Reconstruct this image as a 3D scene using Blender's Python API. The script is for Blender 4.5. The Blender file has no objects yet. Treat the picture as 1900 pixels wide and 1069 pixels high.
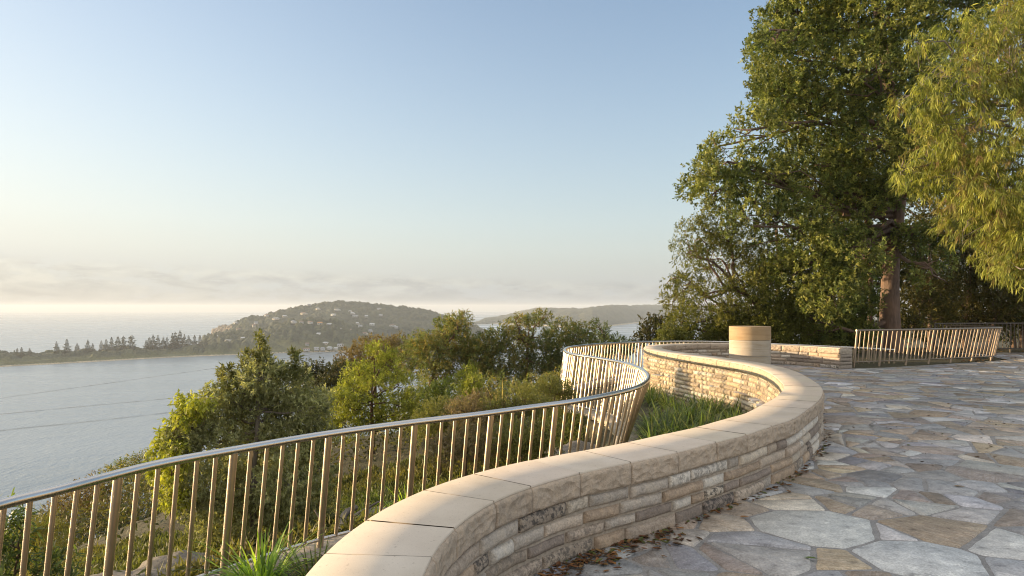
import bpy, math, random
import numpy as np
from mathutils import Vector, Matrix
random.seed(7); RNG = np.random.default_rng(11)
R = math.radians
scene = bpy.context.scene
C = scene.collection
# ------------------------------------------------------------------ camera
F = 1267.0; Y0 = 570.6; H = 1.65          # lens in photo pixels, eye level row, eye height
cam_d = bpy.data.cameras.new('camera'); cam = bpy.data.objects.new('camera', cam_d); C.objects.link(cam)
cam.location = (0, 0, H); cam.rotation_euler = (R(90), 0, 0)
cam_d.sensor_width = 36; cam_d.lens = F/1900*36; cam_d.shift_y = (Y0-534.5)/1900
cam_d.clip_start = .05; cam_d.clip_end = 60000
scene.camera = cam
# ------------------------------------------------------------------ light
SUN_AZ = -79.0; SUN_EL = 4.0               # azimuth from +Y, negative = left
SUN_STRENGTH = 4.0; SKY_STRENGTH = 0.15
scene.view_settings.view_transform = 'Standard'; scene.view_settings.look = 'None'
scene.view_settings.gamma = 1; scene.view_settings.exposure = 1.35
scene.view_settings.use_curve_mapping = False
scene.render.engine = 'CYCLES'
scene.cycles.use_denoising = True; scene.cycles.filter_width = 1.05
scene.cycles.max_bounces = 6; scene.cycles.diffuse_bounces = 3; scene.cycles.transmission_bounces = 4
scene.cycles.transparent_max_bounces = 8; scene.cycles.volume_bounces = 0
scene.cycles.caustics_reflective = False; scene.cycles.caustics_refractive = False
sd = Vector((math.sin(R(SUN_AZ))*math.cos(R(SUN_EL)), math.cos(R(SUN_AZ))*math.cos(R(SUN_EL)), math.sin(R(SUN_EL))))
sun_d = bpy.data.lights.new('sun', 'SUN'); sun = bpy.data.objects.new('sun', sun_d); C.objects.link(sun)
sun_d.energy = SUN_STRENGTH; sun_d.angle = R(.6); sun_d.color = (1, .74, .44)
sun.rotation_euler = sd.to_track_quat('Z', 'Y').to_euler()

class NT:
    """tiny node-tree helper"""
    def __init__(s, tree): s.t = tree; s.n = tree.nodes; s.n.clear()
    def add(s, typ, ins=None, **props):
        nd = s.n.new(typ)
        for k, v in props.items(): setattr(nd, k, v)
        for k, v in (ins or {}).items(): s.put(nd.inputs[k], v)
        return nd
    def put(s, sock, v):
        if isinstance(v, bpy.types.NodeSocket): s.t.links.new(v, sock)
        else: sock.default_value = v
    def math(s, op, a, b=0.0, c=None, clamp=False):
        nd = s.add('ShaderNodeMath', operation=op, use_clamp=clamp); s.put(nd.inputs[0], a); s.put(nd.inputs[1], b)
        if c is not None: s.put(nd.inputs[2], c)
        return nd.outputs[0]
    def mix(s, fac, a, b, blend='MIX'):
        nd = s.add('ShaderNodeMix', data_type='RGBA', blend_type=blend)
        s.put(nd.inputs[0], fac); s.put(nd.inputs[6], a); s.put(nd.inputs[7], b); return nd.outputs[2]
    def ramp(s, fac, pts, interp='LINEAR'):
        nd = s.add('ShaderNodeValToRGB'); nd.color_ramp.interpolation = interp
        cr = nd.color_ramp
        while len(cr.elements) > 1: cr.elements.remove(cr.elements[-1])
        for i, (p, c) in enumerate(pts):
            e = cr.elements[0] if i == 0 else cr.elements.new(p)
            e.position = p; e.color = c if len(c) == 4 else (*c, 1)
        s.put(nd.inputs[0], fac); return nd.outputs[0]
    def noise(s, vec, scale, detail=4, rough=.5, out='Fac', dist=0.0):
        nd = s.add('ShaderNodeTexNoise', {'Scale': scale, 'Detail': detail, 'Roughness': rough, 'Distortion': dist})
        if vec is not None: s.put(nd.inputs['Vector'], vec)
        return nd.outputs[out]
    def mapping(s, vec, scale=(1,1,1), loc=(0,0,0), rot=(0,0,0)):
        nd = s.add('ShaderNodeMapping', {'Scale': scale, 'Location': loc, 'Rotation': rot}); s.put(nd.inputs[0], vec); return nd.outputs[0]

# ------------------------------------------------------------------ sky
world = bpy.data.worlds.new('World'); scene.world = world; world.use_nodes = True
w = NT(world.node_tree)
sky = w.add('ShaderNodeTexSky', sky_type='NISHITA', sun_disc=False)
sky.sun_elevation = R(SUN_EL); sky.sun_rotation = R(SUN_AZ); sky.altitude = 100
sky.air_density = 1.0; sky.dust_density = 1.0; sky.ozone_density = 1.6
tc = w.add('ShaderNodeTexCoord'); sep = w.add('ShaderNodeSeparateXYZ', {0: tc.outputs['Generated']})
dx, dy, dz = sep.outputs
az = w.math('ARCTAN2', dx, dy)
# pale veil towards the sun and the horizon (thin morning mist high up)
hor = w.math('SQRT', w.math('SUBTRACT', 1.0, w.math('MULTIPLY', dz, dz)))
el = w.math('DIVIDE', dz, w.math('MAXIMUM', hor, .01))
dot = w.math('ADD', w.math('MULTIPLY', dx, sd.x), w.math('ADD', w.math('MULTIPLY', dy, sd.y), w.math('MULTIPLY', dz, sd.z)))
SKYC = w.add('ShaderNodeMix', data_type='RGBA', blend_type='MULTIPLY')
SKYC.inputs[0].default_value = 1; w.put(SKYC.inputs[6], sky.outputs[0]); SKYC.inputs[7].default_value = (1.12, 1.14, 1.29, 1)
K = 1/(SKY_STRENGTH*2**scene.view_settings.exposure)
glow = w.math('POWER', w.math('MAXIMUM', w.math('ADD', w.math('MULTIPLY', dot, .5), .5), 0.0), 3.2)
veil = w.mix(glow, (.62*K, .68*K, .735*K, 1), (1.02*K, .985*K, .86*K, 1))
vf = w.math('MULTIPLY', .96, w.math('EXPONENT', w.math('MULTIPLY', w.math('MAXIMUM', el, 0.0), -4.2)))
base = w.mix(w.math('MINIMUM', w.math('ADD', vf, w.math('MULTIPLY', glow, .35)), .97), SKYC.outputs[2], veil)
base = w.mix(1.0, base, w.ramp(el, [(0.0, (.72,.705,.69)), (.03, (.86,.85,.835)), (.08, (.97,.965,.96)), (.12, (1,1,1))]), 'MULTIPLY')
# cloud bank low over the sea
cv = w.add('ShaderNodeCombineXYZ', {0: w.math('MULTIPLY', az, 15.0), 1: w.math('MULTIPLY', el, 55.0), 2: 0.0}).outputs[0]
n1 = w.noise(cv, 1.3, 10, .66); n2 = w.noise(w.mapping(cv, (.35, .5, 1), (3, 1, 0)), 1.0, 3, .5)
top = w.math('SUBTRACT', .062, w.math('MULTIPLY', w.math('ADD', az, .55), .030))
band = w.math('MULTIPLY', w.add('ShaderNodeMapRange', {0: w.math('SUBTRACT', top, el), 1: 0.0, 2: .012}).outputs[0],
              w.add('ShaderNodeMapRange', {0: el, 1: .003, 2: .014}).outputs[0])
cm = w.add('ShaderNodeMapRange', {0: w.math('ADD', w.math('MULTIPLY', n1, .7), w.math('MULTIPLY', n2, .45)), 1: .500, 2: .555}).outputs[0]
cl = w.math('MULTIPLY', w.math('MULTIPLY', cm, band), .95)
edge = w.add('ShaderNodeMapRange', {0: w.noise(w.mapping(cv, (1, 1, 1), (0, -.35, 0)), 1.0, 8, .62, dist=.4), 1: .40, 2: .60}).outputs[0]
ccol = w.mix(edge, (1.07, 1.05, 1.01, 1), (.86, .85, .84, 1))
withcloud = w.mix(cl, base, w.mix(1.0, base, ccol, 'MULTIPLY'))
# unseen bright cloud added overhead and behind the viewpoint to fill and warm the shade
up = w.math('MAXIMUM', w.add('ShaderNodeMapRange', {0: dz, 1: .52, 2: .80}).outputs[0], w.math('MULTIPLY', w.add('ShaderNodeMapRange', {0: dy, 1: .0, 2: -.45}).outputs[0], w.add('ShaderNodeMapRange', {0: dz, 1: -.02, 2: .08}).outputs[0]))
cn = w.ramp(w.noise(w.mapping(tc.outputs['Generated'], (1, 1, 1.6)), 2.6, 6, .6), [(.36, (0,0,0)), (.56, (1,1,1))])
withcloud = w.mix(w.math('MULTIPLY', w.math('MULTIPLY', up, cn), .92), withcloud, (1.34*K, 1.25*K, 1.14*K, 1))
bg = w.add('ShaderNodeBackground', {'Color': withcloud, 'Strength': SKY_STRENGTH})
wo = w.add('ShaderNodeOutputWorld'); w.put(wo.inputs['Surface'], bg.outputs[0])

# ------------------------------------------------------------------ helpers
def G(x, y, z=0.0):
    """photo pixel -> point where that sight line meets height z"""
    d = F*(H-z)/(y-Y0); return np.array([(x-950)/F*d, d, z])
def PD(x, y, d):
    return np.array([(x-950)/F*d, d, H-(y-Y0)/F*d])
def tag(o, label=None, cat=None, group=None, kind=None):
    if label: o['label'] = label
    if cat: o['category'] = cat
    if group: o['group'] = group
    if kind: o['kind'] = kind
    return o
def empty(name, loc=(0,0,0), **kw):
    o = bpy.data.objects.new(name, None); o.empty_display_size = .2; C.objects.link(o); o.location = loc; tag(o, **kw); return o
def mesh_np(name, V, faces, mat, parent=None, tint=None, smooth=False, loc=None):
    """faces: list of int arrays (n,k).  tint: list of (n,4) arrays per faces entry"""
    V = np.asarray(V, np.float32)
    if loc is not None: V = V - np.asarray(loc, np.float32)
    me = bpy.data.meshes.new(name)
    faces = [np.asarray(f, np.int32) for f in faces if len(f)]
    nl = sum(f.size for f in faces); npoly = sum(len(f) for f in faces)
    me.vertices.add(len(V)); me.vertices.foreach_set('co', V.ravel())
    me.loops.add(nl); me.loops.foreach_set('vertex_index', np.concatenate([f.ravel() for f in faces]))
    tot = np.concatenate([np.full(len(f), f.shape[1], np.int32) for f in faces])
    st = np.concatenate([[0], np.cumsum(tot)[:-1]]).astype(np.int32)
    me.polygons.add(npoly); me.polygons.foreach_set('loop_start', st); me.polygons.foreach_set('loop_total', tot)
    if smooth: me.polygons.foreach_set('use_smooth', np.ones(npoly, bool))
    me.update(calc_edges=True)
    if tint is not None:
        t = np.concatenate(tint) if isinstance(tint, list) else tint
        if t.shape[1] == 3: t = np.hstack([t, np.ones((len(t), 1))])
        a = me.attributes.new('tint', 'FLOAT_COLOR', 'FACE'); a.data.foreach_set('color', t.astype(np.float32).ravel())
    me.materials.append(mat)
    o = bpy.data.objects.new(name, me); C.objects.link(o)
    if loc is not None and parent is None: o.location = loc
    if parent is not None: o.parent = parent
    return o
class MB:
    """collects numpy geometry for one mesh"""
    def __init__(s): s.V = []; s.F = {}; s.T = {}; s.n = 0
    def add(s, V, Fc, tint=(1,1,1,1)):
        V = np.asarray(V, float).reshape(-1, 3); Fc = np.asarray(Fc, int)
        k = Fc.shape[1]; s.V.append(V); s.F.setdefault(k, []).append(Fc + s.n)
        t = np.asarray(tint, float)
        if t.ndim == 1: t = np.tile(t, (len(Fc), 1))
        if t.shape[1] == 3: t = np.hstack([t, np.ones((len(t), 1))])
        s.T.setdefault(k, []).append(t); s.n += len(V)
    def grid(s, P, tint=(1,1,1,1), flip=False, closed=False):
        """P (a,b,3) grid"""
        a, b = P.shape[:2]; idx = np.arange(a*b).reshape(a, b)
        if closed: idx = np.concatenate([idx, idx[:, :1]], 1)
        q = np.stack([idx[:-1,:-1], idx[1:,:-1], idx[1:,1:], idx[:-1,1:]], -1).reshape(-1, 4)
        if flip: q = q[:, ::-1]
        s.add(P.reshape(-1, 3), q, tint)
    def tube(s, path, rad, sides=8, tint=(1,1,1,1), caps=False):
        P = np.asarray(path, float); n = len(P); rad = np.broadcast_to(np.asarray(rad, float), (n,))
        T = np.gradient(P, axis=0); T /= np.linalg.norm(T, axis=1)[:, None]+1e-9
        ref = np.array([0, 0, 1.]) if abs(T[:, 2]).mean() < .8 else np.array([1., 0, 0])
        A = np.cross(T, ref); A /= np.linalg.norm(A, axis=1)[:, None]+1e-9; B = np.cross(T, A)
        th = np.linspace(0, 2*np.pi, sides, endpoint=False)
        ring = P[:, None] + rad[:, None, None]*(np.cos(th)[None, :, None]*A[:, None] + np.sin(th)[None, :, None]*B[:, None])
        s.grid(ring, tint, closed=True)
        if caps:
            s.add(ring[0], [list(range(sides))], tint); s.add(ring[-1], [list(range(sides))[::-1]], tint)
    def box(s, c, size, tint=(1,1,1,1), rz=0.0):
        x, y, z = np.array(size)/2; v = np.array([[a, b, e] for a in (-x, x) for b in (-y, y) for e in (-z, z)])
        cz, sz = math.cos(rz), math.sin(rz); v = np.stack([v[:,0]*cz-v[:,1]*sz, v[:,0]*sz+v[:,1]*cz, v[:,2]], 1) + np.array(c)
        s.add(v, [[0,1,3,2],[4,6,7,5],[0,4,5,1],[2,3,7,6],[0,2,6,4],[1,5,7,3]], tint)
    def build(s, name, mat, parent=None, smooth=False, loc=None):
        ks = sorted(s.F)
        # vertices are shared across face sizes through global indices
        return mesh_np(name, np.concatenate(s.V), [np.concatenate(s.F[k]) for k in ks], mat, parent,
                       [np.concatenate(s.T[k]) for k in ks], smooth, loc)
def catmull(p, n=20):
    p = np.array(p, float); p = np.vstack([2*p[0]-p[1], p, 2*p[-1]-p[-2]]); o = []
    for i in range(1, len(p)-2):
        a, b, c, d = p[i-1:i+3]
        for t in np.linspace(0, 1, n, endpoint=False):
            o.append(.5*((2*b)+(c-a)*t+(2*a-5*b+4*c-d)*t*t+(3*b-a-3*c+d)*t**3))
    o.append(p[-2]); return np.array(o)
class Path:
    def __init__(s, pts, n=20, smooth=0):
        P = catmull(pts, n)
        L = np.concatenate([[0], np.cumsum(np.linalg.norm(np.diff(P[:, :2], axis=0), axis=1))])
        u = np.linspace(0, L[-1], int(L[-1]/.04)+2)
        P = np.stack([np.interp(u, L, P[:, k]) for k in range(P.shape[1])], 1)
        for _ in range(smooth):
            P[1:-1] = .25*P[:-2]+.5*P[1:-1]+.25*P[2:]
        s.P = P; s.s = np.concatenate([[0], np.cumsum(np.linalg.norm(np.diff(P[:, :2], axis=0), axis=1))]); s.L = s.s[-1]
        T = np.gradient(P[:, :2], axis=0); T /= np.linalg.norm(T, axis=1)[:, None]; s.T = T
    def at(s, u): return np.stack([np.interp(u, s.s, s.P[:, k]) for k in range(s.P.shape[1])], -1)
    def nr(s, u):
        t = np.stack([np.interp(u, s.s, s.T[:, k]) for k in range(2)], -1); t /= np.linalg.norm(t, axis=-1)[..., None]
        return np.stack([t[..., 1], -t[..., 0]], -1)          # right-hand normal
def hash3(i, j, k=0, seed=0):
    h = (i.astype(np.int64)*374761393 + j.astype(np.int64)*668265263 + np.asarray(k).astype(np.int64)*2147483647 + seed*1274126177) & 0xffffffff
    h = ((h ^ (h >> 13))*1274126177) & 0xffffffff; h = ((h ^ (h >> 16))*2246822519) & 0xffffffff
    return ((h ^ (h >> 15)) & 0xffffff)/float(0xffffff)
def vnoise(x, y, seed=0):
    i = np.floor(x); j = np.floor(y); u = x-i; v = y-j; u = u*u*(3-2*u); v = v*v*(3-2*v)
    a = hash3(i, j, 0, seed); b = hash3(i+1, j, 0, seed); c = hash3(i, j+1, 0, seed); d = hash3(i+1, j+1, 0, seed)
    return (a*(1-u)+b*u)*(1-v)+(c*(1-u)+d*u)*v
def fbm(x, y, oct=4, seed=0):
    s = 0; a = 1; t = 0
    for o in range(oct): s = s+a*vnoise(x*2**o, y*2**o, seed+o); t += a; a *= .5
    return s/t
def vnoise3(p, seed=0):
    x, y, z = p[:, 0], p[:, 1], p[:, 2]; k = np.floor(z); w_ = z-k; w_ = w_*w_*(3-2*w_)
    i = np.floor(x); j = np.floor(y); u = x-i; v = y-j; u = u*u*(3-2*u); v = v*v*(3-2*v); r = 0
    for dk, ww in ((0, 1-w_), (1, w_)):
        a = hash3(i, j, k+dk, seed); b = hash3(i+1, j, k+dk, seed); c = hash3(i, j+1, k+dk, seed); d = hash3(i+1, j+1, k+dk, seed)
        r = r+ww*((a*(1-u)+b*u)*(1-v)+(c*(1-u)+d*u)*v)
    return r
def worley(x, y, seed=0):
    """distance to nearest jittered site, and its random id"""
    i = np.floor(x); j = np.floor(y); best = np.full(x.shape, 9.); idv = np.zeros(x.shape)
    for a in (-1, 0, 1):
        for b in (-1, 0, 1):
            cx = i+a+hash3(i+a, j+b, 1, seed); cy = j+b+hash3(i+a, j+b, 2, seed)
            d = np.hypot(x-cx, y-cy); m = d < best; best = np.where(m, d, best); idv = np.where(m, hash3(i+a, j+b, 3, seed), idv)
    return best, idv
def unit(v): return v/(np.linalg.norm(v, axis=-1, keepdims=True)+1e-9)

# ------------------------------------------------------------------ materials
def mat_new(name):
    m = bpy.data.materials.new(name); m.use_nodes = True; return m, NT(m.node_tree)
def finish(nt, shader, disp=None):
    o = nt.add('ShaderNodeOutputMaterial'); nt.put(o.inputs['Surface'], shader)
def bump(nt, h, strength=.3, dist=.02):
    return nt.add('ShaderNodeBump', {'Height': h, 'Strength': strength, 'Distance': dist}).outputs[0]
def leaf_mat(name, rough=.45, trans=.32, spec=.5, boost=1.5):
    m, t = mat_new(name); a = t.add('ShaderNodeAttribute', attribute_name='tint').outputs['Color']
    p = t.add('ShaderNodeBsdfPrincipled', {'Base Color': a, 'Roughness': rough, 'Specular IOR Level': spec})
    tr = t.add('ShaderNodeBsdfTranslucent', {'Color': t.mix(1.0, a, (boost*1.05, boost*1.1, boost*.55, 1), 'MULTIPLY')})
    mx = t.add('ShaderNodeMixShader', {0: trans}); t.put(mx.inputs[1], p.outputs[0]); t.put(mx.inputs[2], tr.outputs[0])
    finish(t, mx.outputs[0]); return m
M = {}
M['leaf'] = leaf_mat('leaf_surface', .52, .34, .30)
M['leaf_soft'] = leaf_mat('soft_leaf_surface', .55, .35, .3)
M['blade'] = leaf_mat('grass_blade_surface', .38, .42, .4, 1.7)
def bark_mat(name, c1, c2, sc=1.0):
    m, t = mat_new(name); g = t.add('ShaderNodeNewGeometry').outputs['Position']
    v = t.mapping(g, (9*sc, 9*sc, 1.6*sc)); n = t.noise(v, 2.2, 6, .6); n2 = t.noise(g, 1.3, 3, .5)
    col = t.mix(t.ramp(n, [(.3, (0,0,0)), (.7, (1,1,1))]), c1, c2)
    col = t.mix(t.math('MULTIPLY', t.ramp(n2, [(.45, (0,0,0)), (.65, (1,1,1))]), .5), col, tuple(np.array(c2)*np.array((1.25,1.15,1.0,1))))
    p = t.add('ShaderNodeBsdfPrincipled', {'Base Color': col, 'Roughness': .9, 'Normal': bump(t, n, .8, .03)}); finish(t, p.outputs[0]); return m
M['bark_red'] = bark_mat('red_brown_bark', (.07,.048,.036,1), (.20,.135,.10,1))
M['bark_grey'] = bark_mat('grey_bark', (.10,.085,.07,1), (.27,.235,.20,1), 2)
M['bark_dark'] = bark_mat('dark_bark', (.05,.032,.024,1), (.16,.095,.06,1), 2)
def stone_mat(name, sc=1.0, rough=.85, grit=.10, bs=.5):
    m, t = mat_new(name); at = t.add('ShaderNodeAttribute', attribute_name='tint'); g = t.add('ShaderNodeNewGeometry').outputs['Position']
    n = t.noise(g, 9*sc, 7, .65); n2 = t.noise(g, 60*sc, 4, .6); n3 = t.noise(g, 23*sc, 5, .7)
    col = t.mix(1.0, at.outputs['Color'], t.ramp(n, [(.25, (.72,.70,.68)), (.5, (1,1,1)), (.75, (1.22,1.18,1.10))]), 'MULTIPLY')
    col = t.mix(grit*4, col, t.mix(1.0, col, t.ramp(n2, [(.3, (.55,.55,.55)), (.7, (1.35,1.35,1.35))]), 'MULTIPLY'))
    lich = t.math('MULTIPLY', t.math('SUBTRACT', 1.0, at.outputs['Alpha']), t.ramp(n3, [(.46, (0,0,0)), (.56, (1,1,1))]))
    col = t.mix(lich, col, (.045,.042,.04,1))
    p = t.add('ShaderNodeBsdfPrincipled', {'Base Color': col, 'Roughness': rough, 'Normal': bump(t, t.math('ADD', n2, t.math('MULTIPLY', n, 2.0)), bs, .008)}); finish(t, p.outputs[0]); return m
M['rock_face'] = stone_mat('rock_faced_sandstone', 1.15, .88, .14, 1.0)
m, t = mat_new('chiselled_sandstone'); at = t.add('ShaderNodeAttribute', attribute_name='tint'); g = t.add('ShaderNodeNewGeometry').outputs['Position']
gw = t.add('ShaderNodeMix', data_type='VECTOR', factor_mode='UNIFORM'); gw.inputs[0].default_value = .12; t.put(gw.inputs[4], g); t.put(gw.inputs[5], t.noise(g, 6, 3, .5, out='Color'))
vor = t.add('ShaderNodeTexVoronoi', {'Scale': 11.0}); vor.feature = 'F1'; t.put(vor.inputs['Vector'], t.mapping(gw.outputs[1], (1,1,1.8)))
n = t.noise(g, 14, 7, .7); n2 = t.noise(g, 110, 4, .6)
col = t.mix(1.0, at.outputs['Color'], t.ramp(n, [(.3, (.74,.72,.70)), (.5, (1,1,1)), (.7, (1.16,1.13,1.08))]), 'MULTIPLY'); col = t.mix(1.0, col, t.ramp(n2, [(.3, (.8,.8,.8)), (.7, (1.15,1.15,1.15))]), 'MULTIPLY')
hh = t.math('ADD', t.math('MULTIPLY', vor.outputs['Distance'], 3.0), t.math('ADD', t.math('MULTIPLY', n, 1.3), t.math('MULTIPLY', n2, .2)))
p = t.add('ShaderNodeBsdfPrincipled', {'Base Color': col, 'Roughness': .85, 'Normal': bump(t, hh, .55, .018)}); finish(t, p.outputs[0]); M['chisel'] = m
M['rubble'] = stone_mat('rough_sandstone', .8, .9, .12, .8)
def smooth_stone(name, base, rough=.6):
    m, t = mat_new(name); at = t.add('ShaderNodeAttribute', attribute_name='tint'); g = t.add('ShaderNodeNewGeometry').outputs['Position']
    n = t.noise(g, 3.5, 5, .55); n2 = t.noise(g, 420, 2, .5); n3 = t.noise(t.mapping(g, (1,1,6)), 2.4, 4, .6, dist=.8)
    col = t.mix(1.0, at.outputs['Color'], t.ramp(n, [(.3, (.93,.92,.90)), (.7, (1.06,1.06,1.05))]), 'MULTIPLY')
    col = t.mix(.35, col, t.mix(1.0, col, t.ramp(n2, [(.35, (.72,.72,.72)), (.65, (1.2,1.2,1.2))]), 'MULTIPLY'))
    col = t.mix(.5, col, t.mix(1.0, col, t.ramp(n3, [(.4, (.94,.92,.88)), (.6, (1.05,1.04,1.03))]), 'MULTIPLY'))
    n4 = t.noise(g, 1.1, 6, .68, dist=.3); col = t.mix(t.ramp(n4, [(.54, (0,0,0)), (.64, (.28,.28,.28))]), col, t.mix(1.0, col, (.80,.77,.72,1), 'MULTIPLY'))
    n5 = t.noise(g, 55, 3, .6); col = t.mix(t.ramp(n5, [(.64, (0,0,0)), (.70, (.6,.6,.6))]), col, t.mix(1.0, col, (.60,.55,.50,1), 'MULTIPLY'))
    p = t.add('ShaderNodeBsdfPrincipled', {'Base Color': col, 'Roughness': rough, 'Normal': bump(t, n2, .12, .001)}); finish(t, p.outputs[0]); return m
M['honed'] = smooth_stone('honed_sandstone', None)
def plain(name, col, rough=.8, metal=0.0, nscale=8.0, var=.25, bs=.2, bd=.01):
    m, t = mat_new(name); g = t.add('ShaderNodeNewGeometry').outputs['Position']; n = t.noise(g, nscale, 5, .6)
    c = t.mix(1.0, (*col, 1), t.ramp(n, [(.3, (1-var,)*3), (.7, (1+var,)*3)]), 'MULTIPLY')
    p = t.add('ShaderNodeBsdfPrincipled', {'Base Color': c, 'Roughness': rough, 'Metallic': metal, 'Normal': bump(t, n, bs, bd)}); finish(t, p.outputs[0]); return m
M['mortar'] = plain('lime_mortar', (.36,.30,.235), .95, nscale=30)
# brushed stainless steel
m, t = mat_new('brushed_steel'); g = t.add('ShaderNodeNewGeometry').outputs['Position']
n = t.noise(g, 35, 4, .6); n2 = t.noise(g, 4, 3, .5)
p = t.add('ShaderNodeBsdfPrincipled', {'Base Color': t.mix(n2, (.50,.42,.315,1), (.60,.52,.41,1)), 'Metallic': 1.0,
    'Roughness': t.math('ADD', .32, t.math('MULTIPLY', n, .16)), 'Normal': bump(t, n, .04, .002)}); finish(t, p.outputs[0]); M['steel'] = m
m, t = mat_new('polished_steel'); g = t.add('ShaderNodeNewGeometry').outputs['Position']
n = t.noise(g, 28, 4, .6)
p = t.add('ShaderNodeBsdfPrincipled', {'Base Color': (.58,.56,.53,1), 'Metallic': 1.0,
    'Roughness': t.math('ADD', .20, t.math('MULTIPLY', n, .14)), 'Normal': bump(t, n, .04, .002)}); finish(t, p.outputs[0]); M['rail'] = m
m, t = mat_new('shaded_steel'); g = t.add('ShaderNodeNewGeometry').outputs['Position']; n = t.noise(g, 30, 4, .6)
p = t.add('ShaderNodeBsdfPrincipled', {'Base Color': t.mix(n, (.22,.17,.125,1), (.36,.29,.22,1)), 'Metallic': .85, 'Roughness': .48, 'Normal': bump(t, n, .05, .002)}); finish(t, p.outputs[0]); M['steel_shaded'] = m  # leaning fence steel: base colour darkened to stand in for shade
# paving stone: tint + strata
m, t = mat_new('crazy_paving'); at = t.add('ShaderNodeAttribute', attribute_name='tint'); ag = t.add('ShaderNodeAttribute', attribute_name='grain')
g = t.add('ShaderNodeNewGeometry').outputs['Position']
sx = t.add('ShaderNodeSeparateXYZ', {0: g}); sa = t.add('ShaderNodeSeparateXYZ', {0: ag.outputs['Vector']})
along = t.math('ADD', t.math('MULTIPLY', sx.outputs[0], sa.outputs[0]), t.math('MULTIPLY', sx.outputs[1], sa.outputs[1]))
across = t.math('SUBTRACT', t.math('MULTIPLY', sx.outputs[1], sa.outputs[0]), t.math('MULTIPLY', sx.outputs[0], sa.outputs[1]))
cv = t.add('ShaderNodeCombineXYZ', {0: t.math('MULTIPLY', along, 1.2), 1: t.math('MULTIPLY', across, 9.0), 2: t.math('MULTIPLY', sa.outputs[2], 40.0)}).outputs[0]
ns = t.noise(cv, 1.6, 6, .6, dist=1.0); nf = t.noise(g, 75, 4, .65); nm = t.noise(g, 7, 5, .65); nb = t.noise(g, .55, 3, .5)
strata = t.ramp(ns, [(.30, (.66,.56,.46)), (.40, (1.05,1.02,1)), (.47, (.85,.78,.68)), (.53, (1.12,1.10,1.06)), (.60, (.80,.72,.62)), (.70, (1.15,1.13,1.1))])
sep_fac = t.math('MULTIPLY', at.outputs['Alpha'], 1.0)
col = t.mix(sep_fac, at.outputs['Color'], t.mix(1.0, at.outputs['Color'], strata, 'MULTIPLY'))
col = t.mix(1.0, col, t.ramp(nm, [(.30, (.55,.55,.56)), (.42, (.92,.92,.92)), (.5, (1,1,1)), (.6, (1.18,1.17,1.15)), (.7, (1.42,1.40,1.36))]), 'MULTIPLY')
col = t.mix(.6, col, t.mix(1.0, col, t.ramp(nf, [(.3, (.5,.5,.5)), (.7, (1.45,1.45,1.45))]), 'MULTIPLY'))
col = t.mix(1.0, col, t.ramp(nb, [(.35, (.82,.82,.84)), (.65, (1.1,1.08,1.05))]), 'MULTIPLY')
hh = t.math('ADD', t.math('MULTIPLY', nf, .4), t.math('ADD', t.math('MULTIPLY', ns, .8), t.math('MULTIPLY', nm, 1.2)))
p = t.add('ShaderNodeBsdfPrincipled', {'Base Color': col, 'Roughness': .62, 'Specular IOR Level': .4, 'Normal': bump(t, hh, .75, .012)}); finish(t, p.outputs[0]); M['paving'] = m
m, t = mat_new('paving_mortar'); g = t.add('ShaderNodeNewGeometry').outputs['Position']; n = t.noise(g, 6, 6, .65); nf = t.noise(g, 90, 3, .6)
col = t.mix(1.0, t.ramp(n, [(.3, (.20,.195,.19)), (.6, (.31,.30,.285)), (.75, (.38,.365,.34))]), t.ramp(nf, [(.3, (.75,)*3), (.7, (1.2,)*3)]), 'MULTIPLY')
p = t.add('ShaderNodeBsdfPrincipled', {'Base Color': col, 'Roughness': .9, 'Normal': bump(t, t.math('ADD', n, nf), .6, .01)}); finish(t, p.outputs[0]); M['joint'] = m
# slope soil with litter
m, t = mat_new('slope_soil'); g = t.add('ShaderNodeNewGeometry').outputs['Position']; n = t.noise(g, 2.2, 7, .7); nf = t.noise(g, 24, 5, .7)
col = t.mix(1.0, t.ramp(n, [(.3, (.05,.048,.025)), (.5, (.085,.078,.042)), (.62, (.075,.08,.035)), (.75, (.15,.12,.08))]), t.ramp(nf, [(.3, (.5,)*3), (.7, (1.5,1.4,1.3))]), 'MULTIPLY')
p = t.add('ShaderNodeBsdfPrincipled', {'Base Color': col, 'Roughness': .95, 'Normal': bump(t, t.math('ADD', n, nf), .9, .06)}); finish(t, p.outputs[0]); M['soil'] = m
# far land (tint carries the ground cover)
m, t = mat_new('distant_woodland'); at = t.add('ShaderNodeAttribute', attribute_name='tint').outputs['Color']
g = t.add('ShaderNodeNewGeometry').outputs['Position']; n = t.noise(g, .02, 5, .6); nf = t.noise(g, .16, 4, .7)
col = t.mix(1.0, at, t.ramp(n, [(.3, (.72,.75,.72)), (.7, (1.3,1.25,1.1))]), 'MULTIPLY'); col = t.mix(1.0, col, t.ramp(nf, [(.3, (.6,)*3), (.7, (1.4,)*3)]), 'MULTIPLY')
p = t.add('ShaderNodeBsdfPrincipled', {'Base Color': col, 'Roughness': .95, 'Normal': bump(t, nf, .8, 4.0)}); finish(t, p.outputs[0]); M['far'] = m
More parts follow.
